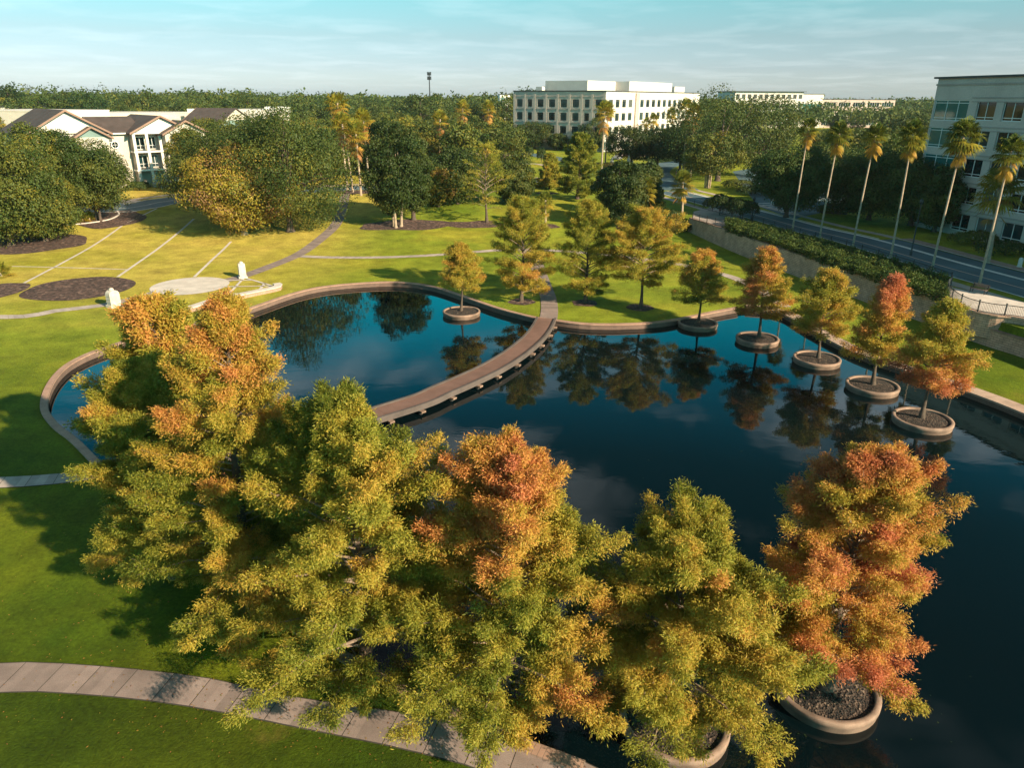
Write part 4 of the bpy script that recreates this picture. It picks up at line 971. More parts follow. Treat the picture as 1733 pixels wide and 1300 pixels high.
# right wing with two nested gables
gable(ap_t, ao(0, 0), e1, n1, 12.5, 17, He, R(27), M['cream'], M['roof'], frontwall=False, gm=M['white'])
gable(ap_t, ao(6.2, 2.0), e1, n1, 9.5, 6, He - .3, R(27), M['cream'], M['roof'], frontwall=False, gm=M['cream'])
facade(ap_t, ao(6.2, 2.02), e1, n1, 9.5, He - .35, [(1.8, 3.4), (6.2, 7.8)], [(sf * k + 1.0, sf * k + 2.9) for k in (1, 2)], M['cream'], M['frame'], M['glass'], 0.16, (0.5,), (0.5,), 0.09)
s = MB(); s.obox(ao(6.2, 2.05), e1, n1, 0, 9.5, 0, .10, 0, sf - .1); s.build('teal_base', M['teal'], ap_t)
for x in (2.4, 6.6):
    s = MB(); s.obox(ao(6.2, 2.2), e1, n1, x, x + 1.5, -.04, .06, 1.0, 2.9); s.obox(ao(6.2, 2.2), e1, n1, x + .7, x + .8, .062, .09, 1.0, 2.9); wo = s.build('window', M['frame'], ap_t)
    s = MB(); s.obox(ao(6.2, 2.2), e1, n1, x + .14, x + 1.36, .062, .07, 1.14, 2.76); s.build('pane', M['glass'], wo)
for k in (1, 2):
    for x in (1.1, 3.55, 5.5, 7.95):
        s = MB(); s.obox(ao(6.2, 2.05), e1, n1, x, x + .55, .0, .06, sf * k + 1.0, sf * k + 2.9); s.build('shutter', M['teal'], ap_t)
# balcony bay: recessed wall, slabs, columns, rails
facade(ap_t, ao(0, -2.2), e1, n1, 6.15, He - .05, [(1.0, 3.0), (3.9, 5.4)], [(sf * k + .25, sf * k + 2.9) for k in (1, 2)], M['cream'], M['frame'], M['glass'], 0.12, (0.5,), (0.3,), 0.09)
facade(ap_t, ao(0, -2.58), n1, (-e1[0], -e1[1]), 2.55, He - .05, [(0.8, 1.7)], [(sf * k + 1.0, sf * k + 2.6) for k in (1, 2)], M['cream'], M['frame'], M['glass'], 0.12, (), (0.5,), 0.09)
for k in (1, 2, 3):
    s = MB(); s.obox(ao(0, 0), e1, n1, -.3, 6.1, -2.1, .25, sf * k - .35, sf * k - (.02 if k < 3 else .06)); s.build('balcony_slab', M['frame'], ap_t)
for x in (0.15, 2.9, 5.75):
    s = MB(); s.obox(ao(0, 0), e1, n1, x - .3, x + .3, -.42, .12, 0, He - .37); s.build('column', M['white'], ap_t)
for k in (1, 2):
    s = MB()
    for z in (.15, 1.05): s.obox(ao(0, 0), e1, n1, .4, 5.5, -.1, -.04, sf * k + z, sf * k + z + .06)
    for i in range(34): x = .45 + i * .15; s.obox(ao(0, 0), e1, n1, x, x + .03, -.085, -.055, sf * k + .21, sf * k + 1.05)
    s.build('balcony_rail', M['black'], ap_t)
s = MB(); s.obox(ao(2.9, -1.2), e1, n1, 0.3, 3.0, -.4, 0, 0, sf - .4); s.build('entry_wall', M['cream'], ap_t)
s = MB(); s.obox(ao(2.9, -1.2), e1, n1, 1.0, 2.1, 0.003, .08, .9, 3.1); d_ = s.build('door', M['teal'], ap_t); s = MB(); s.obox(ao(2.9, -1.2), e1, n1, .8, .99, .003, .12, .9, 3.3); s.obox(ao(2.9, -1.2), e1, n1, 2.11, 2.3, .003, .12, .9, 3.3); s.obox(ao(2.9, -1.2), e1, n1, .99, 2.11, .003, .12, 3.11, 3.3); s.build('frame', M['frame'], d_)
s = MB()
for k in range(5): s.obox(ao(2.9, 0), e1, n1, .6, 2.6, -.8 + k * .55, -.25 + k * .55, 0, .9 - k * .18)
s.build('steps', M['pale_concrete'], ap_t)
for x in (0.2, 2.7):
    s = MB(); s.obox(ao(2.9, 0), e1, n1, x, x + .38, -.8, 2.1, 0, 1.25); s.obox(ao(2.9, 0), e1, n1, x - .25, x + .65, 2.11, 3.0, 0, 1.2); s.build('step_wall', M['white'], ap_t)
# left wing, a big gable with a dark roof slope
gable(ap_t, ao(-20.5, 1.6), e1, n1, 15, 22, He + .2, R(30), M['teal'], M['roof'], gm=M['white'], frontwall=False)
facade(ap_t, ao(-20.5, 1.62), e1, n1, 15, He, [(2, 3.6), (6.5, 8.1), (11, 12.6)], [(sf * k + 1.0, sf * k + 2.9) for k in range(3)], M['cream'], M['frame'], M['glass'], 0.16, (0.5,), (0.5,), 0.09)
gable(ap_t, ao(-12.5, 3.4), e1, n1, 6.5, 4, He - .6, R(30), M['cream'], M['roof'], gm=M['teal'])
# brown-roofed hall behind
hp_ = P(318, 240, z=UP); bh = empty('brown_roof_hall', hp_); tag(bh, 'building with a large brown pitched roof behind the big oaks', 'building')
eh = unit((0.25, 1.0)); nh = unit((-1.0, 0.25))
gable(bh, (0, 0, 0), unit((0.3, 1)), unit((-1, .3)), 20, 20, height_at(hp_, 203), R(26), M['teal'], M['roof'], gm=M['cream'])
# ------------------------------------------------------------------ trees
rnd = random.Random(5)
def head_at(p, px, py):
    d = ray(px, py); t = p.y / d[1]; return d[0] * t - p.x, CAMH + d[2] * t - p.z
# --- the big cypresses in front
def tf_top(k, z0=0.55): return lambda t, C: k * np.clip((t - z0) / (1 - z0), 0, 1)
def patches(seed, amp, sc=0.55):
    r = np.random.default_rng(seed); f = r.normal(0, sc, (3, 3)); ph = r.random(3) * 6
    return lambda t, C: amp * sum(np.sin(C @ f[j] + ph[j]) for j in range(3)) / 2
def add(*fs): return lambda t, C: sum(f(t, C) for f in fs)
HERO = [
  # base px, top row, crown radius, seed, tint function, label, trunk clearance, lean
  ((858, 1212), 712, 3.9, 11, add(tf_top(0.34, 0.35), patches(1, 0.16, 1.0), lambda t, C: 0 * t + 0.06), 'near cypress with a fiery orange top and golden yellow skirt by the sidewalk', 0.5),
  ((622, 1165), 628, 4.6, 12, add(patches(2, 0.09, 1.0), lambda t, C: 0 * t + 0.01), 'broad yellow green near cypress between the orange one and the tallest pinkish one', 0.5),
  ((412, 1068), 446, 4.0, 13, add(tf_top(0.34, 0.42), patches(3, 0.12, 1.0), lambda t, C: 0 * t + 0.03), 'tallest near cypress, its sparse pinkish orange top standing before the plaza', 0.6),
  ((295, 975), 588, 3.55, 14, add(patches(4, 0.14, 1.0), lambda t, C: 0 * t + 0.04), 'dark brownish cypress at the shaded left end of the near row', 0.6),
  ((1142, 1213), 898, 4.35, 15, add(patches(5, 0.07, 1.0), lambda t, C: 0 * t + 0.05), 'yellow green cypress growing from the near planter beside the sidewalk', 0.9),
  ((1397, 1158), 742, 3.55, 16, add(patches(6, 0.20, 1.0), lambda t, C: 0 * t + 0.35), 'rust orange cypress growing from the near planter in open dark water', 1.1),
]
for (bp, top, rad_, sd_, tf, lab, clr) in HERO:
    p = P(*bp, z=0.05); H = height_at(p, top) * .925
    geo = cypress_mesh(sd_, H, rad_, clr, 112, 7, 640, 0.125, 0.032, tf=tf, spread=0.115, gap=0.54, sweep=.18, lean=(1.5, 0) if sd_ == 13 else (0, 0), prof=(prof_cypress if sd_ != 13 else (lambda t: np.minimum(1, (t + .1) / .25) ** .7 * (1 - t ** 1.5) ** .85)), sparse=0.10 if sd_ == 16 else 0.0)
    plant('cypress_tree', geo, p, 0.0, lab, 'tree', 'cypresses round the pond')
# a second, part hidden cypress behind the tallest one
p = P(318, 880, z=0.05)
plant('cypress_tree', cypress_mesh(17, height_at(p, 505), 3.7, 0.7, 90, 6, 300, 0.19, 0.06, tf=add(patches(8, .10), tf_top(.18)), gap=0.62), p, 0, 'olive cypress half hidden behind the tallest near cypress, its left side over the pond arm', 'tree', 'cypresses round the pond')

p = P(505, 985, z=0.05)
plant('cypress_tree', cypress_mesh(22, height_at(p, 715), 3.4, 0.5, 90, 6, 320, 0.19, 0.05, tf=add(patches(9, .10), lambda t, C: 0 * t - .06), gap=0.6), p, 0, 'low dark green cypress filling the gap behind the broad yellow green one', 'tree', 'cypresses round the pond')
# --- smaller cypresses in the planters and on the lawn behind the pond
MIDC = [
  (PC['a'], 415, 74, 2.3, 31, 0.14, add(patches(11, .07)), 'golden cypress in the lone planter beside the footbridge'),
  (PC['b'], 428, 92, 1.9, 32, 0.13, add(patches(12, .08), tf_top(.1)), 'olive brown cypress in the planter nearest the far bank'),
  (PC['c'], 424, 92, 2.0, 33, 0.24, add(patches(13, .14), tf_top(.10)), 'rust orange cypress, second in the planter row along the straight shore'),
  (PC['d'], 463, 112, 2.1, 34, 0.12, add(patches(14, .10), tf_top(.16, .6)), 'olive yellow cypress in the middle planter of the straight shore row'),
  (PC['e'], 472, 96, 1.9, 35, 0.26, add(patches(15, .16), tf_top(.25, .5)), 'thin cypress with a rusty red spire in the fourth planter of the shore row'),
  (PC['f'], 513, 125, 2.0, 36, 0.12, add(patches(16, .08), lambda t, C: 0.36 * np.clip((0.42 - t) / 0.3, 0, 1)), 'cypress with a yellow top over a brown lower skirt in the last shore planter'),
  (at(883, 511), 335, 112, 1.0, 37, 0.07, add(patches(17, .07), lambda t, C: .12 * np.clip((.4 - t) / .4, 0, 1)), 'tall green gold cypress on the lawn left of the bridge path'),
  (at(990, 512), 342, 104, 0.9, 38, 0.02, patches(18, .07), 'tall green cypress on the lawn right of the bridge path'),
  (at(1083, 521), 357, 112, 2.6, 39, 0.13, patches(19, .07), 'golden brown cypress with a bare dark trunk on the pond lawn'),
  (at(823, 376), 245, 92, 2.4, 40, 0.0, None, 'thin greyish half bare cypress on the mulch strip behind the lawn'),
]
for (p, top, wpx, clr, sd_, sh, tf, lab) in MIDC:
    p = Vector(p); H = height_at(p, top); Rr = wpx / 2 * depth(p) / F
    far = depth(p) > 110
    geo = cypress_mesh(sd_, H, Rr * 1.08, clr, 72 if not far else 46, 5.5, (300 if 37 <= sd_ < 40 else 210) if not far else 50, 0.18 if not far else .28, 0.050 if not far else .1, tf=tf, prof=(prof_cone if sd_ < 37 else prof_cypress), gap=0.76 if sd_ > 36 else .62, sparse=0.0 if 37 <= sd_ < 40 else 0.08, tk=.72, spread=.17)
    t, _ = plant('cypress_tree', geo, p, 0, lab, 'tree', 'cypresses round the pond' if sd_ < 37 else None, shift=sh)
    if sd_ == 40: t.children[1].color = (0.62, 0.85, 0, 1)

# --- individually modelled broad trees: base px, top row, crown width px, clearance, tint shift, brightness, trunks, label
BROAD = [
  ((414, 397), 246, 158, 1.4, .42, 1.3, 1, 'yellow leaved maple standing in front of the big oak', 'maple_tree'),
  ((492, 392), 192, 205, 1.6, .04, 1.0, 1, 'huge grey green oak behind and right of the yellow maple', 'oak_tree'),
  ((410, 372), 200, 190, 2.0, .02, .95, 1, 'large oak crown behind the yellow maple toward the brown roof', 'oak_tree'),
  ((672, 384), 219, 92, 3.0, -.14, .8, 3, 'dark green bushy tree with three pale trunks on the mulch bed', 'broadleaf_tree'),
  ((700, 372), 262, 62, 3.0, -.14, .85, 1, 'smaller dark green tree leaning on the three-trunked one', 'broadleaf_tree'),
  ((775, 345), 258, 95, 1.2, -.10, .9, 1, 'dark bushy tree behind the grey half bare cypress', 'broadleaf_tree'),
  ((742, 350), 285, 60, .8, .30, .9, 1, 'brownish shrubby tree beside the dark three-trunked tree', 'broadleaf_tree'),
  ((868, 345), 275, 62, 1.0, .02, .9, 1, 'small green tree right of the grey half bare cypress', 'broadleaf_tree'),
  ((1052, 384), 280, 72, 1.6, -.10, .85, 2, 'round glossy dark green tree on the park lawn by the sabal palms', 'broadleaf_tree'),
  ((1090, 370), 276, 52, 1.2, -.06, .9, 1, 'green tree squeezed between the round dark tree and brown palms', 'broadleaf_tree'),
  ((1197, 318), 226, 84, 4.2, .12, 1.1, 4, 'yellow green tree on several pale stems beside the street', 'multistem_tree'),
  ((1214, 306), 150, 172, 3.0, -.03, .95, 1, 'tall massive oak right of the pale office block', 'oak_tree'),
  ((1285, 300), 172, 120, 3.0, .0, .9, 1, 'big oak right behind the massive tall one', 'oak_tree'),
  ((1150, 292), 215, 80, 3.0, -.12, .8, 1, 'dark oak behind the two tall palms by the corner', 'oak_tree'),
  ((1068, 284), 214, 75, 2.6, -.14, .75, 1, 'dark oak left of a pair shading the side street', 'oak_tree'),
  ((1112, 283), 216, 70, 2.6, -.14, .75, 1, 'dark oak right of a pair shading the side street', 'oak_tree'),
  ((905, 252), 206, 72, 1.8, -.06, .85, 1, 'oak standing before the left windows of the pale office', 'oak_tree'),
  ((1005, 256), 208, 55, 1.8, -.02, .9, 1, 'oak hiding the right corner foot of the pale office', 'oak_tree'),
  ((945, 254), 229, 30, 1.0, -.05, .85, 1, 'small round tree between the two oaks of the pale office', 'oak_tree'),
  ((1330, 368), 250, 120, 2.4, -.10, 1.25, 1, 'dark shaded oak beside the car park behind the first street palm', 'oak_tree'),
  ((1400, 335), 250, 110, 2.4, -.10, 1.25, 1, 'dark shaded oak over the parked car behind the second street palm', 'oak_tree'),
  ((1470, 372), 258, 130, 2.0, -.10, 1.25, 1, 'dark shaded oak behind the third street palm', 'oak_tree'),
  ((1540, 382), 262, 130, 2.0, -.10, 1.25, 1, 'dark shaded oak against the corner of the grey office', 'oak_tree'),
  ((1580, 392), 292, 78, 1.5, -.10, 1.25, 1, 'dark low tree covering the lower corner windows of the grey office', 'oak_tree'),
  ((95, 378), 218, 120, 2.2, .05, 1.05, 1, 'green oak with pale twigs in front of the apartment house', 'oak_tree'),
  ((168, 374), 240, 112, 2.2, .02, 1.0, 2, 'green oak on the kerbed mulch bed before the apartment balconies', 'oak_tree'),
  ((20, 415), 238, 165, 1.4, .10, 1.05, 1, 'wide low oak at the very left edge over dark mulch', 'oak_tree'),
  ((78, 408), 300, 95, 1.2, .10, 1.05, 1, 'low dense oak nearest the lawn among the left oaks', 'oak_tree'),
  ((330, 328), 226, 56, 2.0, .22, .95, 1, 'thin brownish tree covering the right gable of the apartment house', 'broadleaf_tree'),
  ((362, 296), 203, 80, 2.5, .14, .95, 1, 'tawny tree below the brown-roofed building', 'broadleaf_tree'),
]
OAKS = {}
for i, (bp, top, wpx, clr, sh, brt, tr, lab, nm) in enumerate(BROAD):
    p = at(*bp); H = height_at(p, top); Rr = wpx / 2 * depth(p) / F
    near = depth(p) < 165
    geo = oak_mesh(100 + i, H, Rr * 1.06, clr, 120 if near else 80, 330 if near else 170, 0.34 if near else 0.45, trunks=tr, tvar=.10, rag=.34, crs=.25, aspect=.85)
    plant(nm, geo, p, 0, lab, 'tree', bark='palebark' if tr > 2 or 'maple' in nm else 'bark', shift=sh, bright=brt)
# conifers
for (bp, top, wpx, sd_, lab) in (((978, 337), 226, 74, 61, 'tall green conifer in front of the pale office block'), ((930, 320), 262, 34, 62, 'small yellow green conifer left of the tall green conifer')):
    p = at(*bp); H = height_at(p, top)
    geo = cypress_mesh(sd_, H, wpx / 2 * depth(p) / F * 1.12, 0.4, 80, 7, 110, 0.34, 0.14, prof=lambda t: np.minimum(1, (t + .15) / .22) ** .7 * (1 - t ** 1.3) ** .8, tf=patches(sd_, .05), gap=.75)
    plant('conifer_tree', geo, p, 0, lab, 'tree', shift=-.12 if sd_ == 61 else .02)

# --- palms
WASH = [
  ((1341, 390), (1368, 222), 'tall fan palm farthest along the street row by the crossing'), ((1387, 403), (1420, 230), 'second tall street palm from the crossing'),
  ((1443, 418), (1481, 234), 'third tall street palm, much dead brown frond below'), ((1507, 436), (1544, 232), 'fourth tall street palm, before the corner of the grey office'),
  ((1577, 456), (1630, 236), 'tall street palm with the widest crown before the grey office windows'), ((1657, 482), (1709, 262), 'street palm nearest the bench terrace, crown near the photo edge'),
]
for i, (b_, h_, lab) in enumerate(WASH):
    p = P(*b_, z=UP); lx, H = head_at(p, *h_)
    plant('fan_palm', palm_mesh(200 + i, H + 0.5, (66, 74, 70, 80, 84, 72)[i], (1.7, 1.9, 1.8, 1.9, 2.1, 1.85)[i], (lx, 0), skirt=(.38, .30, .40, .24, .20, .27)[i], tr=.145, fan=.62), p, 0, lab, 'palm', 'tall fan palms along the street', bark='palmbark', shift=-.19)
WASH2 = [((597, 325), (579, 212), 'leaning palm of the left palm clump, smallest crown'), ((611, 331), (602, 226), 'palm with orange dead fronds low in the left palm clump'),
  ((625, 318), (615, 205), 'palm standing right in the left palm clump behind the dark tree'), ((588, 322), (571, 176), 'tallest palm of the left palm clump, golden crown'),
  ((744, 290), (745, 203), 'lone palm standing left of a pair before the far woods'), ((786, 272), (783, 184), 'left palm of the pair beside the pale office'),
  ((826, 268), (826, 184), 'right palm of the pair beside the pale office'), ((1017, 307), (1023, 190), 'tall thin palm in front of the pale office corner'),
  ((1156, 296), (1161, 184), 'left palm of the tall pair at the street corner'), ((1168, 300), (1174, 192), 'right palm of the tall pair, orange dead fronds below')]
for i, (b_, h_, lab) in enumerate(WASH2):
    p = at(*b_); lx, H = head_at(p, *h_)
    plant('fan_palm', palm_mesh(220 + i, H + .3, 48, 3.0, (lx, 0), skirt=.38, tr=.24, fan=.6), p, 0, lab, 'palm', bark='palmbark', shift=.05, bright=1.05)
SAB = [((923, 383), (923, 338), 2.0, 'short sabal palm with a thick pale trunk behind the lawn cypresses'), ((1154, 365), (1155, 308), 2.6, 'sabal palm with a grey trunk beside the street fence'),
  ((1085, 382), (1092, 318), 2.4, 'brownish sabal palm beside the round dark tree'), ((1100, 372), (1108, 335), 2.2, 'low tan palm clump beside the retaining wall end'),
  ((1672, 445), (1690, 318), 3.2, 'dark round sabal palm before the grey office windows'), ((1024, 282), (1029, 182), 2.6, 'palm rising just behind the pale office corner palm'),
  ((1106, 262), (1106, 200), 2.4, 'small palm against the bright side of the pale office'), ((1094, 262), (1094, 206), 2.2, 'shorter orange palm against the bright side of the pale office'),
  ((1140, 262), (1137, 190), 2.6, 'palm at the right end of the bright office side'), ((2, 240), (4, 205), 3.0, 'palm at the left photo edge before the white store'),
  ((84, 214), (84, 188), 3.4, 'pale palm tuft left of the dark roof ridge'), ((176, 206), (176, 184), 3.4, 'pale palm tuft above the long apartment roof'),
  ((1185, 276), (1190, 236), 2.6, 'brown fringed palm behind the multi stemmed tree')]
for i, (b_, h_, fl_, lab) in enumerate(SAB):
    p = at(*b_); lx, H = head_at(p, *h_)
    tt_, _ = plant('sabal_palm', palm_mesh(240 + i, max(1.5, H), 46, fl_ * 0.95, (lx, 0), skirt=.14, tr=.22, fan=.6, dead=False, round_=True), p, 0, lab, 'palm', bark='palmbark', shift=-.06)

# --- background trees: four kinds, copied with their own size, turn and colour
KIND = [oak_mesh(301, 12, 6.2, 2.2, 62, 85, 0.55, rag=.4, crs=.23), oak_mesh(302, 12, 5.4, 2.0, 58, 85, 0.55, rag=.5, crs=.25), oak_mesh(303, 12, 6.8, 2.4, 66, 85, 0.55, rag=.45, crs=.21),
        oak_mesh(304, 12, 4.3, 3.4, 50, 85, 0.55, rag=.5, crs=.27, aspect=1.1)]
kept = [None] * 4; placed = []
xsl = spline([tuple(q) for q in xs], 4.0); lsl = spline([tuple(q) for q in ls], 4.0); pkp = U2([(1283, 349), (1345, 371), (1360, 366), (1430, 352), (1470, 330), (1420, 290), (1330, 275), (1240, 290), (1262, 322)])
def rect(o, e, n, x0, x1, d0, d1, pad):
    return [(o[0] + e[0] * x + n[0] * d, o[1] + e[1] * x + n[1] * d) for x, d in ((x0 - pad, d0 - pad), (x1 + pad, d0 - pad), (x1 + pad, d1 + pad), (x0 - pad, d1 + pad))]
oc = P(1021, 257, z=UP)
KEEP_OUT = [rect(oc, eR, nR, 0, 104, -43, 0, 9), rect(fo, e5, n5, 0, 79, -26, 0, 7), pkp, rect(ap, e1, n1, -31, 16, -23, 6, 6)]
fo_a = P(1238, 216, z=UP); fo_b = P(1507, 216, z=UP); KEEP_OUT.append([(fo_a.x - 5, fo_a.y - 45), (fo_b.x + 5, fo_b.y - 30), (fo_b.x + 5, fo_b.y + 40), (fo_a.x - 5, fo_a.y + 45)])
for q0, q1 in (((-60, 238), (70, 242)), ((-20, 226), (56, 226)), ((120, 234), (290, 234)), ((385, 236), (470, 236)), ((300, 240), (400, 240))):
    a_, b_ = P(*q0, z=UP), P(*q1, z=UP); KEEP_OUT.append([(a_.x - 2, a_.y - 14), (b_.x + 2, b_.y - 14), (b_.x + 2, b_.y + 46), (a_.x - 2, a_.y + 46)])
def free(x, y, r):
    for k in KEEP_OUT:
        if inside(np.array([x]), np.array([y]), k)[0]: return False
    for l, w in ((xsl, 7), (lsl, 10), (rn, 13)):
        if np.min(np.hypot(l[:, 0] - x, l[:, 1] - y)) < w: return False
    for px_, py_, pr in placed:
        if math.hypot(px_ - x, py_ - y) < 0.62 * (r + pr): return False
    return True
LIMS = [(-500, 214), (60, 214), (100, 200), (290, 198), (306, 207), (396, 207), (402, 194), (470, 192), (500, 176), (700, 176), (840, 180), (852, 215), (864, 258), (1165, 240), (1180, 168), (1228, 172), (1240, 213), (1360, 211), (1510, 206), (1530, 172), (3000, 168)]
def row_limit(x, y):
    """how high in the view a background tree may reach before it would hide a building the photo shows"""
    px = 866.5 + F * x / (y * math.cos(PITCH) + 7)
    if y > 378 and px < 860: return 100
    if y > 470 or (y > 400 and px > 1515): return 100
    return float(np.interp(px, [a for a, b in LIMS], [b for a, b in LIMS]))
def scatter(n, x0, x1, y0, y1, h0, h1, label, group, shift, brt, name='oak_tree', cond=None, kinds=(0, 1, 2, 3), seed=1):
    r = random.Random(seed); c = 0; tries = 0
    while c < n and tries < n * 40:
        tries += 1; y = r.uniform(y0, y1); x = r.uniform(x0, x1)
        if abs(x) > 0.80 * y + 12 or (cond and not cond(x, y)): continue
        k = r.choice(kinds); h = r.uniform(h0, h1) * ((0.92 + .22 * math.sin(x * .031 + 1.0) * math.sin(x * .012 + 2) + .08 * math.sin(x * .11)) if name == 'forest_tree' else 1.0); sc = h / 12; rr = (6.2, 5.4, 6.8, 4.3)[k] * sc
        if not free(x, y, rr): continue
        lim = row_limit(x, y)
        hm = CAMH - float(ground(x, y)) - (lim - 166) / F * (y * math.cos(PITCH) + 7)
        if h > hm: h = hm * r.uniform(.88, 1.0)
        if h < 5.5: continue
        sc = h / 12; rr = (6.2, 5.4, 6.8, 4.3)[k] * sc
        placed.append((x, y, rr)); z = float(ground(x, y)); wsc = sc * r.uniform(.9, 1.2)
        s_ = r.gauss(shift, .085)
        t, pair = plant(name, KIND[k] if kept[k] is None else kept[k], (x, y, z - .1), r.uniform(0, 6.28), label, 'tree', group, shift=s_, bright=brt * r.uniform(.8, 1.15), scale=(wsc, wsc, sc))
        kept[k] = pair; c += 1
for bp, top, wpx, *_ in BROAD: q = at(*bp); placed.append((q.x, q.y, wpx / 2 * depth(q) / F * .8))
scatter(70, -75, -2, 188, 330, 10.5, 14, 'oak in the mixed woodland between the brown-roofed building and the pale office', 'woodland left of the pale office', .06, 1.1, seed=2)
scatter(78, 48, 210, 165, 400, 11, 15.5, 'oak in the shady woodland between the pale office and the grey office', 'woodland right of the pale office', .03, 1.0, seed=3)
scatter(22, -215, -80, 215, 360, 9, 12, 'small oak among the white store roofs on the left', 'trees among the stores', .10, .95, seed=4)
scatter(10, -150, -92, 120, 200, 10, 13, 'oak around the left end of the apartment house', 'trees by the apartment house', .04, .95, seed=8, cond=lambda x, y: x < -98)
scatter(60, -360, 20, 385, 470, 16, 23.5, 'tall dark tree on the edge of the far forest left of the pale office', 'far forest edge', .0, 1.1, name='forest_tree', seed=5, kinds=(1, 3, 0))
scatter(40, 60, 420, 480, 560, 14, 19, 'dark tree on the far forest edge right of the pale office', 'far forest edge on the right', -.02, 1.05, name='forest_tree', seed=6, kinds=(1, 3, 0))

# --- the far forest that reads as one mass
rg = np.random.default_rng(77); Cs = []; Rs = []; Hs = []
for y0, y1, st_ in ((470, 640, 13), (640, 950, 20), (950, 1800, 38)):
    for y in np.arange(y0, y1, st_):
        for x in np.arange(-0.82 * y, 0.82 * y, st_):
            X, Y = x + rg.normal(0, st_ * .3), y + rg.normal(0, st_ * .3)
            if Y < 580 and X > 60 and not free(X, Y, 1): continue
            left = X < 0.05 * Y; Cs.append((X, Y)); Rs.append(st_ * rg.uniform(.5, .72)); Hs.append((rg.uniform(17, 23.5) if left else rg.uniform(16, 20.5)) if Y < 950 else rg.uniform(17, 21.5))
Cs = np.array(Cs); Rs = np.array(Rs); Hs = np.array(Hs) * (0.93 + .16 * np.sin(Cs[:, 0] * .027 + 1) * np.sin(Cs[:, 0] * .011 + 2) + .05 * np.sin(Cs[:, 0] * .09)); k = np.repeat(np.arange(len(Cs)), np.where(Cs[:, 1] < 640, 170, 90)); n = len(k)
u = rg.normal(0, 1, (n, 3)); u[:, 2] = np.abs(u[:, 2]) * 1.1 - .25; u /= np.linalg.norm(u, axis=1)[:, None]
lump = 1 + .18 * np.sin(u[:, 0] * 5 + k) + .16 * np.sin(u[:, 1] * 6 + k * 1.7) + rg.normal(0, .025, n)
C = np.c_[Cs[k] + u[:, :2] * (Rs[k] * lump)[:, None], UP + Hs[k] * .52 + u[:, 2] * Hs[k] * .46 * lump]
Nn = u + rg.normal(0, .5, (n, 3)); D = rg.normal(0, 1, (n, 3)); D -= Nn * (D * Nn).sum(1)[:, None] / (Nn * Nn).sum(1)[:, None]
ls_ = np.where(Cs[k][:, 1] < 640, 1.6, 3.2) * rg.uniform(.6, 1.3, n)
me = leaf_mesh('far_forest', C, D, Nn, ls_, ls_ * .7, np.clip(.40 + rg.normal(0, .10, len(Cs))[k] + rg.normal(0, .06, n), 0, 1), M['oak'])
o = link('far_forest', me); o.color = (.50, 1.1, 0, 1); tag(o, 'distant dark forest stretching to the horizon', 'forest', kind='stuff')

# --- shrubs
def leaf_cloud(P0, r, n, ll, seed, tb=.4, tv=.08, flat=.8):
    g_ = np.random.default_rng(seed); u = g_.normal(0, 1, (n, 3)); u[:, 2] = np.where(u[:, 2] < -.3, -u[:, 2], u[:, 2]); u /= np.linalg.norm(u, axis=1)[:, None]
    lum = 1 + .10 * np.sin(u[:, 0] * 6 + seed) + .10 * np.sin(u[:, 1] * 7) + g_.normal(0, .05, n)
    C = np.array(P0) + u * np.array(r) * lum[:, None]; Nn = u + g_.normal(0, .45, (n, 3)); D = g_.normal(0, 1, (n, 3)); D -= Nn * (D * Nn).sum(1)[:, None] / (Nn * Nn).sum(1)[:, None]
    return C, D, Nn, ll * g_.uniform(.6, 1.3, n), ll * .6 * g_.uniform(.7, 1.2, n), np.clip(tb + g_.normal(0, tv, n), 0, 1)
def shrub(name, c, r, n, ll, label, shift=0, seed=1, group=None, stem=True, brt=1.0, cat='shrub', zc=None):
    t = empty(name, c); tag(t, label, cat, group); zc = zc if zc is not None else r[2] * .8
    a = leaf_cloud((0, 0, zc), r, n, ll, seed); f = link('foliage', leaf_mesh('foliage', *a, M['oak']), t); f.color = (.5 + shift, brt, 0, 1)
    a = leaf_cloud((0, 0, zc), tuple(q * .82 for q in r), n // 2, ll * 1.5, seed + 50)
    s = MB(); s.tube([(0, 0, -.1), (0, 0, zc + r[2] * .5)], [.10, .03], 6); 
    for k_ in range(6): a_ = k_ * 1.05; s.tube([(0, 0, zc * .4), (r[0] * .6 * math.cos(a_), r[1] * .6 * math.sin(a_), zc + r[2] * .3)], [.05, .015], 4)
    s.build('stem', M['bark'], t)
    return t
p = P(1218, 364, z=UP); shrub('clipped_shrub', p, (2.6, 2.6, 1.5), 5200, .26, 'round clipped dark shrub left of a pair by the street railing', -.14, 71, 'clipped shrubs by the street', zc=1.9, brt=.85)
p = P(1252, 372, z=UP); shrub('clipped_shrub', p, (2.7, 2.7, 1.45), 5200, .26, 'wider clipped dark shrub right of a pair by the street railing', -.14, 72, 'clipped shrubs by the street', zc=1.8, brt=.85)
p = at(895, 271); shrub('clipped_shrub', p, (1.5, 1.5, 1.9), 1500, .34, 'small clipped dark shrub on a stem, left of two by the cross street', -.12, 73, zc=2.4)
p = at(916, 276); shrub('clipped_shrub', p, (1.5, 1.5, 2.2), 1500, .34, 'pointed clipped dark shrub, right of two by the cross street', -.12, 74, zc=2.2)
p = P(1722, 562, z=1.0); shrub('shrub', p, (1.3, 1.6, .8), 2600, .2, 'low dark bush in the wedge bed under the bench terrace', .0, 75)
p = at(2, 468); t_, _ = plant('palmetto', palm_mesh(281, .5, 26, 1.7, (0, 0), skirt=0, tr=.14, fan=.7, dead=False), p, 0, 'pale green palmetto clump on the mulch at the left photo edge', 'palmetto', bark='palmbark')
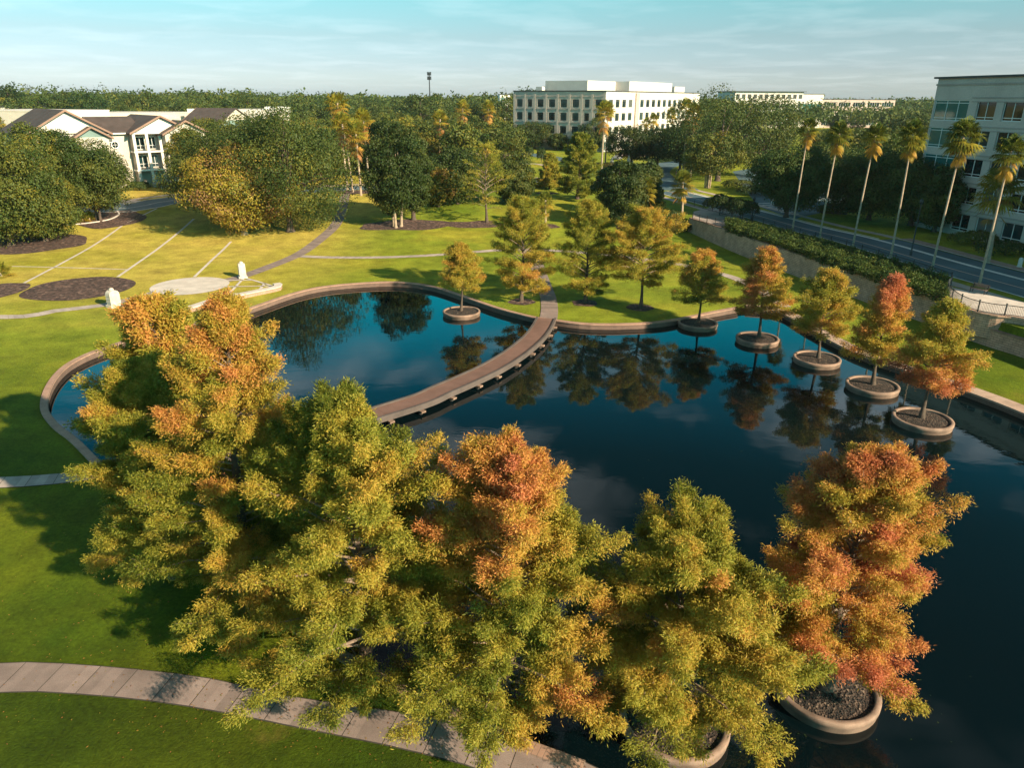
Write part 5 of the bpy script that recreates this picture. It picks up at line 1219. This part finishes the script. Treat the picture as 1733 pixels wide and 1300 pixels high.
for i, q in enumerate(((117, 377), (128, 376), (140, 374), (152, 373))):
    plant('palmetto', palm_mesh(282 + i, .4, 22, 1.5, (0, 0), skirt=0, tr=.12, fan=.7, dead=False), at(*q), i, 'pale palmetto in the kerbed bed under the left oaks', 'palmetto', 'palmettos in the kerbed bed', bark='palmbark')
for i, (q, rx, lab, sh) in enumerate((((236, 322), 2.4, 'clipped green hedge left of the apartment steps', -.08), ((300, 322), 4.0, 'dark hedge right of the apartment steps', -.16), ((1648, 414), 3.2, 'yellowish bush at the foot of the grey office', .2),
      ((1700, 432), 3.4, 'dark bush mass at the foot of the grey office', -.1), ((1410, 363), 3.4, 'low reddish planting round the grey sign stone', .25), ((1246, 318), 3.6, 'brown green hedge along the car park edge', .1),
      ((1272, 330), 3.4, 'dark hedge along the car park edge nearest the lamp post', -.06), ((1030, 292), 5.5, 'purplish flowering hedge behind the two stone figures', .45), ((905, 316), 5.0, 'dark green shrub group left of the small conifer', -.1),
      ((1046, 250), 6, 'pale green palmetto hedge behind the stone figures', .18), ((1125, 372), 3.0, 'dark shrub filling the gap between palms and retaining wall', -.14), ((1140, 392), 2.8, 'dark shrub at the foot of the retaining wall end', -.14))):
    p = at(*q); shrub('hedge' if 'hedge' in lab else 'shrub', p, (rx, rx * .6, 1.0 if i not in (7, 9) else 1.5), 2200, .3, lab, sh, 300 + i, cat='hedge' if 'hedge' in lab else 'shrub')
# shrub bank between wall and street
topl = resample(spline(U2([(1226, 377), (1300, 393), (1400, 419), (1500, 449), (1600, 479)]), 2), 60); botl = resample(spline(U2([(1228, 396), (1300, 419), (1400, 455), (1500, 491), (1602, 522)]), 2), 60)
rg = np.random.default_rng(9); n = 90000; i_ = rg.uniform(0, 58.99, n); f_ = i_ - np.floor(i_); i0 = i_.astype(int); w_ = rg.uniform(0.02, .98, n)
A = topl[i0] * (1 - f_)[:, None] + topl[i0 + 1] * f_[:, None]; B = botl[i0] * (1 - f_)[:, None] + botl[i0 + 1] * f_[:, None]; XY = A * (1 - w_)[:, None] + B * w_[:, None]
hh = 1.05 + .35 * np.sin(XY[:, 0] * 2.1 + 1.3 * np.sin(XY[:, 1] * 1.1)) * np.sin(XY[:, 1] * 1.9) + .18 * np.sin(XY[:, 0] * 4.7 + XY[:, 1] * 3.1); hh *= np.minimum(1, np.minimum(w_, 1 - w_) / .12 + .35)
C = np.c_[XY, UP + hh * rg.uniform(.55, 1.1, n)]; Nn = rg.normal(0, .6, (n, 3)); Nn[:, 2] += 1; D = rg.normal(0, 1, (n, 3)); D[:, 2] = D[:, 2] * .4 + .1
me = leaf_mesh('shrubbery', C, D, Nn, .24 * rg.uniform(.6, 1.4, n), .12 * rg.uniform(.7, 1.3, n), np.clip(.40 + .10 * np.sin(XY[:, 0] * 1.3) * np.sin(XY[:, 1] * .8) + rg.normal(0, .08, n), 0, 1), M['oak'])
o = link('shrubbery', me); o.color = (.45, 1.35, 0, 1); tag(o, 'dense green shrub planting on the bank above the retaining wall', 'shrubbery', kind='stuff')

# fallen leaves and weed bits floating on the pond
rg = np.random.default_rng(31); pts_ = []
for c_, n_, sp in (((9.5, 20), 30, 2.2), ((16, 23), 22, 1.6), ((-13, 48), 25, 3), ((2, 34), 16, 6), ((22, 40), 20, 7), ((28, 52), 20, 4)):
    q = rg.normal(0, 1, (n_, 2)) * sp + np.array(c_); pts_.append(q)
q = np.concatenate(pts_); q = q[inside(q[:, 0], q[:, 1], outline)]; n = len(q)
C = np.c_[q, np.full(n, WL + .008)]; D = np.c_[rg.normal(0, 1, (n, 2)), np.zeros(n)]; Nn = np.tile((0, 0, 1.0), (n, 1))
o = link('floating_leaves', leaf_mesh('floating_leaves', C, D, Nn, rg.uniform(.04, .11, n), rg.uniform(.03, .07, n), rg.uniform(.2, .6, n), M['oak'], lift=0.0)); o.color = (.45, .7, 0, 1)
tag(o, 'scattered fallen leaves floating on the pond', 'leaves', kind='stuff')

q = np.concatenate([rg.normal(0, 1, (n_, 2)) * np.array(sp) + np.array(c_) for c_, n_, sp in (((-9, 21.5), 260, (5, 1.2)), ((-16, 26), 160, (4, 2.5)), ((-1, 19.6), 120, (3, .8)), ((-24, 30), 120, (5, 5)), ((8, 80), 200, (8, 2.5)))])
q = q[~inside(q[:, 0], q[:, 1], outline)]; n = len(q)
C = np.c_[q, ground(q[:, 0], q[:, 1]) + .05]; D = np.c_[rg.normal(0, 1, (n, 2)), np.zeros(n)]; Nn = np.tile((0, 0, 1.0), (n, 1)) + rg.normal(0, .2, (n, 3))
o = link('fallen_leaves', leaf_mesh('fallen_leaves', C, D, Nn, rg.uniform(.04, .11, n), rg.uniform(.03, .06, n), rg.uniform(.45, .95, n), M['cypress'], lift=.1)); o.color = (.5, .6, 0, 1)
tag(o, 'scattered fallen cypress leaves on the lawn and walk', 'leaves', kind='stuff')
# ------------------------------------------------------------------ monuments and street things
def monument(px, rz, label):
    p = at(*px); t = empty('stone_monument', p, rz); t.scale = (.8, .8, .78); tag(t, label, 'monument')
    s = MB(); s.box((0, 0, -.1), (1.35, 1.75, .45)); s.build('plinth', M['stone'], t, bevel=.04)
    s = MB(); w, d, h = 1.05, 1.45, 1.55; prof = [(-d / 2, .352), (d / 2, .352), (d / 2, .35 + h)]
    prof += [(d / 2 * math.cos(a), .35 + h + .55 * math.sin(a)) for a in np.linspace(0.25, math.pi - .25, 7)] + [(-d / 2, .35 + h)]
    V = [(w / 2, y, z) for y, z in prof] + [(-w / 2 * .94, y, z) for y, z in prof]; n = len(prof)
    s.add(V, [tuple(range(n)), tuple(range(2 * n - 1, n - 1, -1))] + [(i, n + i, n + (i + 1) % n, (i + 1) % n) for i in range(n)])
    s.build('body', M['stone'], t, bevel=.05)
    for z in (.75, 1.2, 1.65): 
        s = MB(); s.box((0, 0, z), (w + .07, d + .07, .06)); s.build('moulding', M['stone'], t)
    s = MB(); s.lathe([(.28, 2.35), (.34, 2.5), (.26, 2.68), (.1, 2.76), (0, 2.78)], (0, 0, 0), 14); s.build('finial', M['stone'], t)
monument((411, 470), R(25), 'white stone gate monument at the tip of the plaza by the curving path')
monument((194, 519), R(-30), 'white stone gate monument beside the big round mulch bed')
for px, lab in (((1035, 291), 'left of two pale stone figures on pedestals by the flowering hedge'), ((1063, 287), 'right of two pale stone figures on pedestals by the flowering hedge')):
    p = at(*px); t = empty('stone_figure', p); tag(t, lab, 'statue')
    s = MB(); s.box((0, 0, 0), (1.5, 1.5, 1.5), .4, .9); s.build('pedestal', M['stone'], t, bevel=.05)
    s = MB(); s.lathe([(.62, 1.5), (.66, 1.7), (.45, 2.0), (.52, 2.4), (.58, 2.8), (.40, 3.2), (.18, 3.36), (.24, 3.55), (.26, 3.7), (.18, 3.9), (.04, 4.1), (0, 4.12)], (0, 0, 0), 16); s.build('figure', M['stone'], t)
p = at(1017, 307); t = empty('stone_slab', p + Vector((.6, -1.2, 0)), .2); tag(t, 'leaning white stone slab at the foot of the tall thin palm', 'stone slab')
s = MB(); s.box((0, 0, 0), (2.6, 1.2, 1.7), 0, .8); s.build('body', M['stone'], t, bevel=.06); s = MB(); s.box((0, 0, -.1), (3.2, 1.8, .3)); s.build('base', M['pale_concrete'], t)
# lamp posts
def lamp(px, top, label, m='black', base=False):
    p = P(*px, z=UP); h = height_at(p, top); t = empty('street_lamp', p); tag(t, label, 'street lamp')
    s = MB(); s.lathe([(.17, 0), (.17, .5), (.10, .6), (.075, h * .6), (.06, h - .6)], (0, 0, 0), 10); s.build('post', M[m], t)
    s = MB(); s.lathe([(.06, h - .6), (.22, h - .5), (.26, h - .1), (.12, h + .05), (0, h + .1)], (0, 0, 0), 10); s.build('lantern', M[m], t)
    if base: s = MB(); s.lathe([(.30, 0), (.30, .9), (.20, 1.0)], (0, 0, 0), 12); s.build('base', M['white'], t)
lamp((1541, 432), 338, 'dark street lamp between the fourth and fifth street palms'); lamp((1272, 373), 334, 'dark street lamp just right of the clipped shrub pair')
lamp((1307, 346), 320, 'short pale lamp post with a white base at the car park entrance', 'pale_concrete', True)
lamp((1070, 277), 250, 'lamp post by the right stone figure', 'pale_concrete', True)
for px, lab in (((1670, 439), 'white bollard nearest the big palm on the brick pavement'), ((1725, 452), 'white bollard on the brick pavement at the photo edge')):
    p = P(*px, z=UP); t = empty('bollard', p); tag(t, lab, 'bollard', 'white bollards on the brick pavement')
    s = MB(); s.lathe([(.26, 0), (.26, 1.0), (.22, 1.12), (.10, 1.2), (0, 1.22)], (0, 0, 0), 16); s.build('post', M['white'], t); s = MB(); s.lathe([(.34, 0), (.34, .1), (.27, .12)], (0, 0, 0), 16); s.build('base', M['white'], t)
# grey sign stone on the verge
p = P(1411, 361, z=UP); t = empty('sign_stone', p, -.5); tag(t, 'low grey sign stone on the grass verge between the second and third palms', 'sign stone')
s = MB(); s.box((0, 0, -.1), (4.6, 1.2, .6)); s.build('base', M['rblock'], t, bevel=.04); s = MB(); s.box((0, 0, .502), (3.8, .7, 1.0), 0, .82); s.build('slab', M['grey'], t, bevel=.06); s = MB(); s.box((0, 0, 1.503), (2.2, .5, .4), 0, .5); s.build('crest', M['grey'], t, bevel=.05)
# parked cars
def paint(name, c):
    m, nt, b = new_mat(name); b.inputs['Base Color'].default_value = (*c, 1); b.inputs['Roughness'].default_value = .3; b.inputs['Coat Weight'].default_value = .6; return m
def car(p, rz, label, m):
    t = empty('parked_car', p, rz); tag(t, label, 'car')
    prof = [(-2.2, .35), (2.2, .35), (2.25, .62), (2.05, .84), (1.15, .96), (.45, 1.42), (-.95, 1.46), (-1.75, 1.02), (-2.2, .95)]
    def ext(pr, w, mb, k=1.0):
        n = len(pr); V = [(x, -w / 2 * (k if z > 1 else 1), z) for x, z in pr] + [(x, w / 2 * (k if z > 1 else 1), z) for x, z in pr]
        mb.add(V, [tuple(range(n)), tuple(range(2 * n - 1, n - 1, -1))] + [(i, n + i, n + (i + 1) % n, (i + 1) % n) for i in range(n)])
    s = MB(); ext(prof, 1.78, s, .82); s.build('body', m, t, bevel=.05)
    for sd_ in (-1, 1):
        s = MB(); y = sd_ * .86; s.add([(-1.3, y, 1.0), (.85, y, 1.0), (.40, y * .86, 1.36), (-.9, y * .86, 1.38)], [(0, 1, 2, 3)]); s.build('side_window', M['glass'], t)
    s = MB(); s.add([(1.16, -.7, .99), (1.16, .7, .99), (.50, .62, 1.41), (.50, -.62, 1.41)], [(0, 1, 2, 3)]); s.build('windscreen', M['glass'], t)
    for x in (-1.35, 1.4):
        for y in (-.82, .82):
            s = MB(); s.tube([(x, y - .1, .33), (x, y + .1, .33)], .33, 14); w_ = s.build('wheel', M['black'], t)
            s = MB(); s.tube([(x, y - .105, .33), (x, y + .105, .33)], .17, 10); s.build('rim', M['frame'], w_)
white_p, grey_p, blue_p = paint('white_car_paint', (.75, .76, .78)), paint('grey_car_paint', (.25, .27, .29)), paint('blue_car_paint', (.08, .13, .2))
car(P(1418, 315, z=UP + .01), .3, 'pale car parked under the dark oaks behind the second palm', white_p)
for q, rz, lab, m in (((1094, 258), .2, 'white car parked in the bright gap under the dark oak pair', white_p), ((1108, 256), .2, 'grey car parked right of the white one under the dark oaks', grey_p), ((1122, 258), .1, 'white car parked at the right end under the dark oaks', white_p),
                      ((728, 271), .1, 'car parked by the far lot between the dark tree and the lone palm', blue_p), ((1045, 270), 1.0, 'car beside the stone figures in tree shade', grey_p)):
    car(P(*q, z=UP + .02), rz, lab, m)
# walker by the corner
def person(p, rz, label, shirt, trous):
    t = empty('person', p, rz); tag(t, label, 'person')
    def skin(name, verts, edges, rad, m, root=0):
        me = bpy.data.meshes.new(name); me.from_pydata(verts, edges, []); o = bpy.data.objects.new(name, me); col.objects.link(o); o.parent = t; me.materials.append(m)
        md = o.modifiers.new('skin', 'SKIN'); md.use_smooth_shade = True
        for i, r in enumerate(rad): me.skin_vertices[0].data[i].radius = r
        me.skin_vertices[0].data[root].use_root = True
        o.modifiers.new('sub', 'SUBSURF').levels = 1; o.modifiers['sub'].render_levels = 1
        return o
    skinm = M.setdefault('skin', plain('skin', (.5, .32, .24), .6, .05))
    v = [(0, 0, .95), (0, 0, 1.2), (0, 0, 1.42), (0, 0, 1.53), (0, .02, 1.64), (0, .02, 1.75), (-.19, 0, 1.40), (-.25, -.04, 1.12), (-.23, .10, .88), (.19, 0, 1.40), (.25, .05, 1.12), (.23, .16, .90),
         (-.10, 0, .90), (-.11, .14, .48), (-.11, .06, .06), (-.11, .20, .04), (.10, 0, .90), (.11, -.06, .48), (.11, -.24, .08), (.11, -.12, .04)]
    e = [(0, 1), (1, 2), (2, 3), (3, 4), (4, 5), (2, 6), (6, 7), (7, 8), (2, 9), (9, 10), (10, 11), (0, 12), (12, 13), (13, 14), (14, 15), (0, 16), (16, 17), (17, 18), (18, 19)]
    r = [(.15, .11), (.14, .10), (.15, .10), (.055, .055), (.095, .10), (.08, .09), (.06, .06), (.045, .045), (.035, .035), (.06, .06), (.045, .045), (.035, .035), (.085, .085), (.06, .06), (.04, .04), (.04, .03), (.085, .085), (.06, .06), (.04, .04), (.04, .03)]
    skin('body', v, e, r, skinm)
    skin('shirt', [(0, 0, .96), (0, 0, 1.2), (0, 0, 1.40), (-.19, 0, 1.39), (-.25, -.04, 1.14), (.19, 0, 1.39), (.25, .05, 1.14)], [(0, 1), (1, 2), (2, 3), (3, 4), (2, 5), (5, 6)], [(.165, .125), (.155, .115), (.165, .11), (.075, .075), (.06, .06), (.075, .075), (.06, .06)], shirt)
    skin('trousers', [(0, 0, .97), (-.10, 0, .88), (-.11, .14, .48), (-.11, .07, .12), (.10, 0, .88), (.11, -.06, .48), (.11, -.22, .13)], [(0, 1), (1, 2), (2, 3), (0, 4), (4, 5), (5, 6)], [(.16, .12), (.10, .10), (.075, .075), (.06, .06), (.10, .10), (.075, .075), (.06, .06)], trous)
    s = MB(); s.lathe([(.09, 1.66), (.115, 1.72), (.105, 1.80), (.06, 1.85), (0, 1.86)], (0, -.01, 0), 12); s.build('hair', M['bark'], t)
person(P(1144, 299, z=UP + .05), 1.2, 'person in a pinkish red top walking by the street corner', plain('red_shirt', (.55, .10, .10), .8, .1), plain('pink_trousers', (.45, .20, .20), .8, .1))
# cell tower on the horizon
d = ray(727, 148); q = Vector((d[0] * 620, d[1] * 620, UP)); t = empty('cell_tower', q); tag(t, 'thin lattice cell tower rising over the far forest', 'cell tower')
ht = CAMH + ray(727, 122)[2] / ray(727, 122)[1] * q.y - UP
s = MB(); s.tube([(0, 0, 0), (0, 0, ht)], [.9, .35], 6); s.build('mast', M['black'], t)
for z in (ht - 1, ht - 4.5): 
    s = MB()
    for k in range(6): a = k * math.pi / 3; s.box((1.5 * math.cos(a), 1.5 * math.sin(a), z - 1.4), (.5, .5, 2.8))
    s.lathe([(1.45, z - .1), (1.45, z + .1)], (0, 0, 0), 12); s.build('antenna', M['black'], t)
# ------------------------------------------------------------------ air
mh, nth, bh_ = new_mat('haze'); nth.nodes.remove(bh_)
pv = N(nth, 'ShaderNodeVolumePrincipled'); pv.inputs['Color'].default_value = (.75, .88, .92, 1); pv.inputs['Density'].default_value = 0.00007; pv.inputs['Anisotropy'].default_value = 0.2
nth.links.new(pv.outputs[0], nth.nodes['Material Output'].inputs['Volume'])
s = MB(); s.box((0, 900, -3), (4200, 3000, 45)); hz = s.build('haze', mh); tag(hz, kind='stuff')
scene.cycles.volume_bounces = 0
